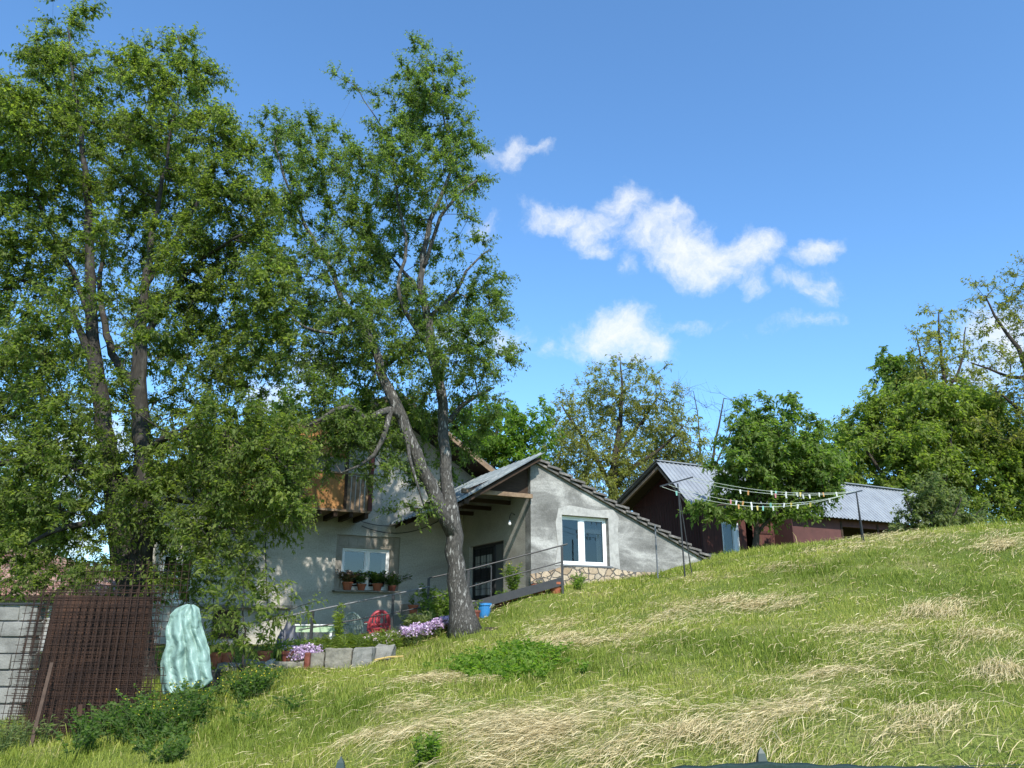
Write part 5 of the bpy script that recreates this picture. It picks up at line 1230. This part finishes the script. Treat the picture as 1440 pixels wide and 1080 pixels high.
# sapling by the plastic sheet
tree('sapling', 'thin young fruit sapling between the plastic sheet and the garden edging', 12.2,
     [[(330, 985, 0, .022), (338, 945, 0, .018), (343, 905, 0, .014), (340, 860, 0, .01), (345, 800, 0, .006)], [(338, 945, 0, .012), (318, 900, -.1, .009), (300, 850, -.1, .006)], [(332, 975, 0, .012), (352, 920, .1, .009), (385, 870, .2, .006), (430, 850, .2, .004)]],
     [(345, 790, 22, 26, .7), (325, 830, 30, 30, .9), (360, 830, 34, 28, .8), (395, 850, 30, 20, .8), (425, 855, 22, 12, .7), (300, 845, 26, 24, .7), (340, 870, 44, 26, 1), (395, 880, 30, 16, .6), (330, 910, 40, 20, .7), (368, 905, 34, 18, .5), (300, 880, 24, 20, .6), (345, 935, 24, 16, .4)],
     'leaf_pear', dens=4.2, leaf=.088, aspect=.38, shoots=4, per=8, depth=.4, seed=13, step=.12, twig=.0035, barkm='bark', shoot_len=(.15, .32))
# trees behind the house and sheds
BG = 'trees behind the house and sheds'
tree('walnut_tree', 'olive brown loosely leaved tree rising between the house wing and the maroon shed', 37,
     [[(862, 740, 0, .3), (862, 690, 0, .24), (866, 640, 0, .18), (872, 590, 0, .12), (875, 540, 0, .06), (872, 510, 0, .03)], [(863, 680, 0, .16), (895, 655, -.5, .13), (930, 630, -.8, .08), (960, 600, -1, .04)], [(862, 690, 0, .15), (835, 640, .4, .12), (810, 600, .8, .08), (790, 570, 1, .04)], [(866, 640, 0, .1), (905, 590, 0, .07), (930, 550, .3, .03)]],
     [(870, 520, 34, 20, .55), (905, 525, 26, 18, .5), (835, 535, 26, 20, .5), (870, 560, 50, 26, .8), (925, 560, 36, 26, .7), (815, 570, 36, 28, .8), (790, 600, 30, 30, .8), (850, 600, 50, 32), (910, 600, 48, 32), (955, 600, 32, 30, .8), (970, 635, 26, 28), (810, 640, 42, 32), (870, 645, 50, 32), (930, 640, 44, 30), (780, 640, 26, 26), (850, 690, 50, 30), (905, 680, 44, 30), (800, 680, 40, 26), (950, 670, 30, 26)],
     'leaf_walnut', dens=14, leaf=.14, aspect=.45, shoots=6, per=9, shoot_len=(.3, .9), depth=2.0, seed=14, step=.5, twig=.011, barkm='bark_dark', group=BG)
tree('bare_tree', 'bare leafless tree with spreading fine twigs beside the maroon shed roof', 40,
     [[(1004, 720, 0, .14), (1000, 680, 0, .1), (1003, 640, 0, .07), (1010, 600, 0, .05), (1018, 560, 0, .025)], [(1000, 690, 0, .08), (985, 640, 0, .05), (982, 590, .3, .03), (975, 550, .3, .015)], [(1002, 660, 0, .06), (1022, 620, -.3, .04), (1036, 585, -.4, .02)], [(1000, 680, 0, .06), (975, 660, .3, .045), (950, 610, .5, .03), (960, 545, .6, .014)]],
     [(1010, 570, 26, 26, .5), (1030, 590, 20, 24, .5), (985, 570, 18, 22, .5), (1015, 620, 26, 22, .5), (965, 560, 18, 24, .4), (955, 545, 16, 18, .4)],
     'leaf_walnut', dens=14, shoots=3, per=1, shoot_len=(.4, 1.1), depth=.8, seed=15, step=.5, twig=.010, barkm='bark_dark', bare=True, group=BG)
tree('plum_tree', 'dense dark green bushy tree with upright shoots in front of the maroon shed door', 25,
     [[(1062, 770, 0, .10), (1064, 735, 0, .08), (1068, 700, 0, .06), (1075, 650, 0, .04), (1072, 590, 0, .015)], [(1063, 750, 0, .06), (1100, 715, -.2, .05), (1135, 690, -.3, .03)], [(1064, 740, 0, .05), (1030, 710, -.2, .04), (1000, 712, -.4, .02)], [(1068, 700, 0, .04), (1110, 640, .2, .03), (1115, 580, .2, .012)], [(1068, 710, 0, .04), (1042, 650, .2, .03), (1035, 590, .2, .012)]],
     [(1040, 580, 12, 22, .7), (1070, 578, 12, 26, .8), (1112, 575, 14, 24, .8), (1090, 600, 26, 20, .8), (1140, 595, 14, 20, .6), (1050, 620, 34, 26), (1100, 630, 44, 30), (1150, 630, 30, 30), (1060, 660, 44, 30), (1115, 660, 44, 30), (1148, 660, 26, 26), (1030, 690, 34, 20), (1000, 716, 24, 12), (1070, 700, 46, 26, 1.1), (1125, 695, 42, 24, 1.1), (1160, 696, 22, 14, .8), (1035, 718, 36, 10), (1095, 722, 34, 12), (1165, 650, 16, 24), (1012, 655, 14, 14, .4)],
     'leaf_dark', dens=15, leaf=.13, aspect=.5, shoots=8, per=11, shoot_len=(.2, .5), depth=.9, seed=16, step=.3, barkm='bark_dark', twig=.007, tintshift=.05)
tree('hazel_bush', 'huge dense mid green bush filling the hilltop behind the low metal-roofed shed', 38,
     [[(1310, 760, 0, .2), (1305, 700, 0, .15), (1300, 640, 0, .1), (1300, 580, 0, .05)], [(1310, 745, 0, .15), (1250, 680, -.5, .1), (1210, 620, -.7, .05)], [(1310, 745, 0, .15), (1370, 680, -.5, .1), (1400, 620, -.6, .05)], [(1310, 750, 0, .12), (1330, 670, -1.5, .08), (1340, 600, -1.8, .04)]],
     [(1205, 600, 30, 30), (1190, 640, 26, 40), (1225, 565, 14, 18, .6), (1250, 570, 34, 24), (1300, 560, 44, 24), (1345, 565, 36, 24), (1380, 580, 34, 26), (1240, 610, 44, 34), (1300, 605, 50, 36), (1360, 615, 46, 34), (1410, 625, 34, 34), (1230, 655, 48, 34), (1290, 655, 50, 36), (1350, 660, 50, 36), (1410, 670, 44, 36), (1450, 660, 40, 50), (1220, 690, 40, 26), (1280, 700, 50, 28), (1340, 705, 50, 30), (1400, 715, 50, 30), (1450, 720, 40, 30), (1180, 680, 26, 26), (1500, 690, 50, 50), (1400, 590, 40, 30), (1430, 640, 40, 36), (1320, 580, 60, 30, .8), (1270, 630, 60, 40, .7), (1340, 640, 60, 40, .7), (1250, 600, 40, 30, .7)],
     'leaf_mid', dens=13, leaf=.19, aspect=.5, shoots=7, per=10, shoot_len=(.3, .8), depth=1.4, seed=17, step=.5, twig=.01, barkm='bark_dark', group=BG)
tree('poplar_tree', 'small dark rounded tree top poking above the big hilltop bush', 48,
     [[(1262, 700, 0, .2), (1262, 620, 0, .12), (1260, 540, 0, .07), (1255, 500, 0, .03)]],
     [(1246, 505, 15, 18, 1.2), (1268, 510, 13, 16, 1.1), (1248, 535, 18, 16, 1.1), (1272, 540, 18, 20), (1285, 530, 18, 16)], 'leaf_dark', dens=20, leaf=.22, shoots=7, per=10, shoot_len=(.3, .7), depth=.6, seed=18, step=.6, twig=.012, barkm='bark_dark', group=BG)
tree('walnut_tree', 'loose olive leaved tree rising just above the middle of the hilltop bush', 44,
     [[(1328, 720, 0, .25), (1330, 620, 0, .17), (1328, 540, 0, .11), (1322, 480, 0, .07), (1320, 440, 0, .03)], [(1329, 580, 0, .1), (1300, 520, .3, .07), (1290, 480, .4, .03)], [(1329, 560, 0, .1), (1352, 510, -.3, .06), (1358, 460, -.4, .03)]],
     [(1320, 445, 20, 20, .5), (1300, 475, 22, 20, .5), (1335, 475, 26, 24, .55), (1310, 510, 34, 24, .7), (1350, 515, 28, 26, .6), (1330, 545, 44, 24, .8), (1290, 540, 24, 20, .8), (1370, 545, 28, 24, .8), (1385, 560, 24, 24)],
     'leaf_walnut', dens=15, leaf=.18, shoots=5, per=8, shoot_len=(.3, .9), depth=1.2, seed=19, step=.5, twig=.011, barkm='bark_dark', group=BG)
tree('walnut_tree', 'tall sparse tree with dark crooked limbs at the right edge', 36,
     [[(1470, 740, 0, .3), (1465, 650, 0, .22), (1455, 590, 0, .18), (1445, 530, 0, .15), (1432, 490, 0, .11), (1415, 470, 0, .08), (1400, 445, 0, .06), (1385, 415, 0, .03)], [(1445, 530, 0, .1), (1420, 530, -.3, .08), (1390, 518, -.4, .05), (1365, 510, -.5, .03)], [(1440, 510, 0, .1), (1450, 450, .2, .08), (1440, 400, .3, .04)], [(1458, 600, 0, .1), (1425, 570, -.5, .07), (1400, 550, -.7, .04)], [(1460, 620, 0, .12), (1500, 540, .3, .1), (1510, 450, .4, .05)]],
     [(1385, 410, 26, 20, .45), (1420, 420, 24, 24, .5), (1375, 440, 20, 22, .45), (1435, 390, 24, 24, .6), (1405, 460, 30, 22, .45), (1440, 450, 24, 30, .6), (1370, 485, 22, 20, .4), (1395, 505, 30, 20, .5), (1435, 505, 30, 24, .6), (1415, 545, 30, 20, .5), (1450, 560, 30, 30, .6), (1480, 420, 40, 50, .6), (1500, 520, 40, 60, .6), (1380, 600, 26, 20, .5), (1430, 610, 30, 24, .6)],
     'leaf_walnut', dens=12, leaf=.15, shoots=5, per=8, shoot_len=(.3, .9), depth=1.3, seed=20, step=.45, twig=.012, barkm='bark_dark', tintshift=-.1)
tree('lilac_bush', 'grey green bush growing at the right end of the low metal roof', 24,
     [[(1310, 765, 0, .06), (1312, 735, 0, .045), (1308, 700, 0, .02)], [(1311, 755, 0, .04), (1285, 725, -.2, .03), (1272, 700, -.2, .015)], [(1311, 755, 0, .04), (1340, 725, -.2, .03), (1352, 700, -.2, .015)]],
     [(1310, 690, 26, 20), (1298, 708, 18, 18, .8), (1335, 700, 24, 20), (1300, 725, 34, 20), (1345, 725, 28, 20), (1284, 738, 16, 12, .6), (1320, 745, 40, 12), (1275, 700, 8, 10, .5), (1370, 740, 26, 12)],
     'leaf_grey', dens=14, leaf=.11, aspect=.6, shoots=7, per=9, shoot_len=(.2, .5), depth=.6, seed=21, step=.25, twig=.006, barkm='bark_dark')
tree('plum_tree', 'bright green leafy tree behind the porch roof, right of the forked trunk', 31,
     [[(690, 760, 0, .2), (690, 690, 0, .14), (695, 640, 0, .1), (700, 590, 0, .05)], [(690, 690, 0, .08), (730, 640, -.3, .06), (745, 600, -.3, .03)], [(690, 690, 0, .08), (655, 640, -.3, .06), (640, 600, -.3, .03)]],
     [(700, 585, 26, 22, .8), (735, 600, 24, 24, .9), (750, 625, 20, 20, .8), (680, 615, 36, 26), (720, 630, 34, 26), (650, 620, 30, 26), (655, 590, 26, 20, .7), (690, 645, 40, 22), (735, 645, 24, 16), (640, 650, 30, 24), (760, 570, 12, 14, .5), (765, 600, 14, 18, .6), (720, 660, 30, 14)],
     'leaf_bright', dens=14, leaf=.17, shoots=6, per=9, shoot_len=(.25, .6), depth=1.2, seed=22, step=.4, twig=.009, barkm='bark_dark', group=BG, tintshift=-.1)
tree('spruce_tree', 'dark dense tree top behind the left slope of the house roof', 42,
     [[(415, 720, 0, .2), (415, 640, 0, .14), (413, 590, 0, .08), (411, 560, 0, .03)]],
     [(411, 565, 16, 18, 1.2), (405, 590, 26, 22, 1.2), (435, 600, 26, 22), (380, 600, 26, 20), (420, 625, 40, 24), (350, 620, 34, 20), (310, 640, 36, 24)], 'leaf_dark', dens=13, leaf=.22, shoots=6, per=9, shoot_len=(.3, .8), depth=1.2, seed=23, step=.5, twig=.012, barkm='bark_dark', group=BG, tintshift=-.15)
tree('plum_tree', "shady tree beyond the neighbour's tiled roof at the left edge", 36,
     [[(-10, 840, 0, .25), (-5, 780, 0, .18), (0, 720, 0, .1), (5, 680, 0, .05)], [(-5, 790, 0, .1), (40, 740, 0, .07), (60, 700, .3, .03)]],
     [(0, 690, 40, 30), (45, 710, 34, 26), (-40, 710, 40, 34), (10, 735, 44, 28), (60, 745, 30, 22), (-30, 760, 50, 30), (30, 770, 44, 22)], 'leaf_dark', dens=12, leaf=.2, shoots=6, per=9, shoot_len=(.3, .8), depth=1.3, seed=24, step=.5, twig=.011, barkm='bark_dark', group=BG)

# ------------------------------------------------------------------ roadside fence
FY = 4.3
fence = thing('fence', 'dark green wire fence hung with shade net at the foot of the slope', 'fence', (0, FY, 0))
for x, py in ((-3.0, 1063), (-.87, 1063), (1.27, 1050), (3.41, 1056)):
    zt = P(720, py, FY).z; zg = h1(x, FY) - .1; mb = MB()
    mb.box(x - .022, x + .022, FY - .022, FY + .022, zg, zt - .085)
    mb.add([(x - .027, FY - .027, zt - .085), (x + .027, FY - .027, zt - .085), (x + .027, FY + .027, zt - .085), (x - .027, FY + .027, zt - .085), (x - .017, FY - .012, zt - .03), (x + .017, FY - .012, zt - .03), (x + .017, FY + .012, zt - .03), (x - .017, FY + .012, zt - .03), (x, FY, zt)],
           [(0, 3, 2, 1), (0, 1, 5, 4), (1, 2, 6, 5), (2, 3, 7, 6), (3, 0, 4, 7), (4, 5, 8), (5, 6, 8), (6, 7, 8), (7, 4, 8)])
    mb.build('post', M['fence_green'], fence)
mb = MB()
wz = lambda x: .895 + .05 * math.exp(-((x - 2.6) / .7) ** 2) - .012 * math.sin(x * 3)
for k in range(9): mb.tube([(x / 4, FY - .03, wz(x / 4) - k * .1) for x in range(-12, 14)], .0016, n=4)
for k in range(80): x = -3 + k * .08; mb.tube([(x, FY - .03, 0), (x, FY - .03, wz(x))], .0014, n=4)
mb.build('wire_mesh', M['fence_green'], fence)
mb = MB(); n = 60; xs_ = [.30 + 3.09 * i / n for i in range(n + 1)]
tp = lambda x: float(np.interp(x, [.30, .8, 1.27, 1.5, 1.9, 2.2, 2.49, 3.0, 3.41], [.885, .925, .950, .940, .930, .927, .920, .914, .914])) + .004 * math.sin(x * 31)
for i, x in enumerate(xs_):
    for j in range(7): mb.v.append((x, FY - .045 + .012 * math.sin(x * 23 + j) - (.02 if j == 1 else 0), tp(x) - (0, .012, .05, .2, .4, .6, .85)[j]))
for i in range(n):
    for j in range(6): a = i * 7 + j; mb.f.append((a, a + 7, a + 8, a + 1))
o = mb.build('shade_net', M['net'], fence, smooth=True); s = o.modifiers.new('solid', 'SOLIDIFY'); s.thickness = .006

# ------------------------------------------------------------------ sky, sun, camera
SUN_EL, SUN_AZ = math.radians(43), math.radians(164)   # azimuth clockwise from +Y: sun behind the right shoulder
sd = Vector((math.sin(SUN_AZ) * math.cos(SUN_EL), math.cos(SUN_AZ) * math.cos(SUN_EL), math.sin(SUN_EL)))
lamp = bpy.data.lights.new('sun', 'SUN'); lamp.energy = 3.2; lamp.angle = math.radians(.53); lamp.color = (1, .955, .88)
lo = bpy.data.objects.new('sun', lamp); COL.objects.link(lo); lo.rotation_euler = sd.to_track_quat('Z', 'Y').to_euler(); lo.location = (10, -10, 30)

W = bpy.data.worlds.new('World'); sc.world = W; W.use_nodes = True
nt = W.node_tree; new, link = nt.nodes.new, nt.links.new
bg = nt.nodes['Background']; bg.inputs['Strength'].default_value = .15
sky = new('ShaderNodeTexSky'); sky.sky_type = 'NISHITA'; sky.sun_disc = False; sky.sun_elevation = SUN_EL; sky.sun_rotation = SUN_AZ
sky.altitude = 400; sky.air_density = 1.0; sky.dust_density = 1.0; sky.ozone_density = 2.0
tc = new('ShaderNodeTexCoord')
def vm(op, a=None, b=None):
    n = new('ShaderNodeVectorMath'); n.operation = op
    for i, q in enumerate((a, b)):
        if q is None: continue
        if isinstance(q, (tuple, Vector)): n.inputs[i].default_value = q
        else: link(q, n.inputs[i])
    return n
def mth(op, *a, clamp=False):
    n = new('ShaderNodeMath'); n.operation = op; n.use_clamp = clamp
    for i, q in enumerate(a):
        if isinstance(q, (int, float)): n.inputs[i].default_value = q
        else: link(q, n.inputs[i])
    return n.outputs[0]
dirn = vm('NORMALIZE', tc.outputs['Generated']).outputs[0]
n1 = new('ShaderNodeTexNoise'); n1.inputs['Scale'].default_value = 13; n1.inputs['Detail'].default_value = 9; n1.inputs['Roughness'].default_value = .58; link(dirn, n1.inputs['Vector'])
cs = vm('SUBTRACT', n1.outputs['Color'], (.5, .5, .5)).outputs[0]
w1 = vm('SCALE', cs); w1.inputs['Scale'].default_value = .075
warp = vm('ADD', dirn, w1.outputs[0]).outputs[0]
CL = [(882, 292, 34, 30, 1), (915, 325, 46, 34, 1), (960, 352, 52, 34, 1), (1000, 372, 58, 30, 1), (1050, 356, 46, 30, 1), (985, 388, 40, 18, .95), (1080, 352, 30, 22, .9), (832, 328, 36, 24, .85), (785, 304, 40, 18, .8), (838, 352, 26, 16, .7), (1055, 398, 16, 20, .6),
      (880, 380, 12, 14, .45), (1148, 357, 32, 15, .8), (1122, 397, 34, 13, .6), (1152, 402, 32, 22, .65), (868, 470, 62, 34, 1), (845, 486, 56, 26, .95), (905, 488, 46, 26, .85), (950, 456, 54, 10, .4), (785, 490, 30, 16, .3), (725, 222, 22, 26, .7), (748, 212, 26, 9, .5), (692, 226, 16, 12, .45),
      (678, 325, 22, 18, .35), (708, 472, 34, 18, .55), (640, 478, 40, 30, .6), (1405, 485, 50, 55, .95), (1380, 520, 50, 30, .8), (375, 556, 46, 26, .95), (430, 520, 40, 30, .7), (80, 660, 90, 60, .9), (60, 740, 100, 40, .9), (150, 620, 60, 40, .7), (1120, 455, 40, 8, .2), (740, 285, 16, 8, .2)]
acc = None
for px, py, rx, ry, am in CL:
    c = ray(px, py).normalized(); r = c.cross(Vector((0, 0, 1))).normalized(); t = r.cross(c); k = 1080 * (ray(px, py).length)
    a = vm('DOT_PRODUCT', warp, r / (rx * 1.22 / k * 1.0)).outputs['Value']; b = vm('DOT_PRODUCT', warp, t / (ry * 1.22 / k)).outputs['Value']
    q = mth('MULTIPLY', mth('SUBTRACT', 1.0, mth('ADD', mth('MULTIPLY', a, a), mth('MULTIPLY', b, b))), am)
    acc = q if acc is None else mth('SMOOTH_MAX', acc, q, .35)
n2 = new('ShaderNodeTexNoise'); n2.inputs['Scale'].default_value = 24; n2.inputs['Detail'].default_value = 10; n2.inputs['Roughness'].default_value = .68; link(warp, n2.inputs['Vector'])
den = mth('ADD', acc, mth('MULTIPLY', mth('SUBTRACT', n2.outputs['Fac'], .5), 2.3))
mr = new('ShaderNodeMapRange'); mr.interpolation_type = 'SMOOTHSTEP'; mr.inputs['From Min'].default_value = -.12; mr.inputs['From Max'].default_value = 1.45; mr.inputs['To Max'].default_value = .97; link(den, mr.inputs['Value'])
tint = new('ShaderNodeMix'); tint.data_type = 'RGBA'; tint.blend_type = 'MULTIPLY'; tint.inputs[0].default_value = 1; link(sky.outputs[0], tint.inputs[6]); tint.inputs[7].default_value = (.56, .81, .97, 1)
mx = new('ShaderNodeMix'); mx.data_type = 'RGBA'; link(mr.outputs[0], mx.inputs[0]); link(tint.outputs[2], mx.inputs[6]); mx.inputs[7].default_value = (3.3, 3.4, 3.5, 1)
link(mx.outputs[2], bg.inputs['Color'])

cd = bpy.data.cameras.new('camera'); cd.sensor_width = 36; cd.lens = 27; cd.clip_end = 3000; cd.clip_start = .05
co = bpy.data.objects.new('camera', cd); COL.objects.link(co); co.location = EYE; co.rotation_euler = (math.pi / 2 + PITCH, 0, 0); sc.camera = co
sc.view_settings.view_transform = 'Standard'; sc.view_settings.look = 'None'; sc.view_settings.exposure = 1.05; sc.view_settings.gamma = 1
sc.render.resolution_x, sc.render.resolution_y = 1024, 768
sc.cycles.max_bounces = 6; sc.cycles.transmission_bounces = 4; sc.cycles.transparent_max_bounces = 8; sc.cycles.use_denoising = True
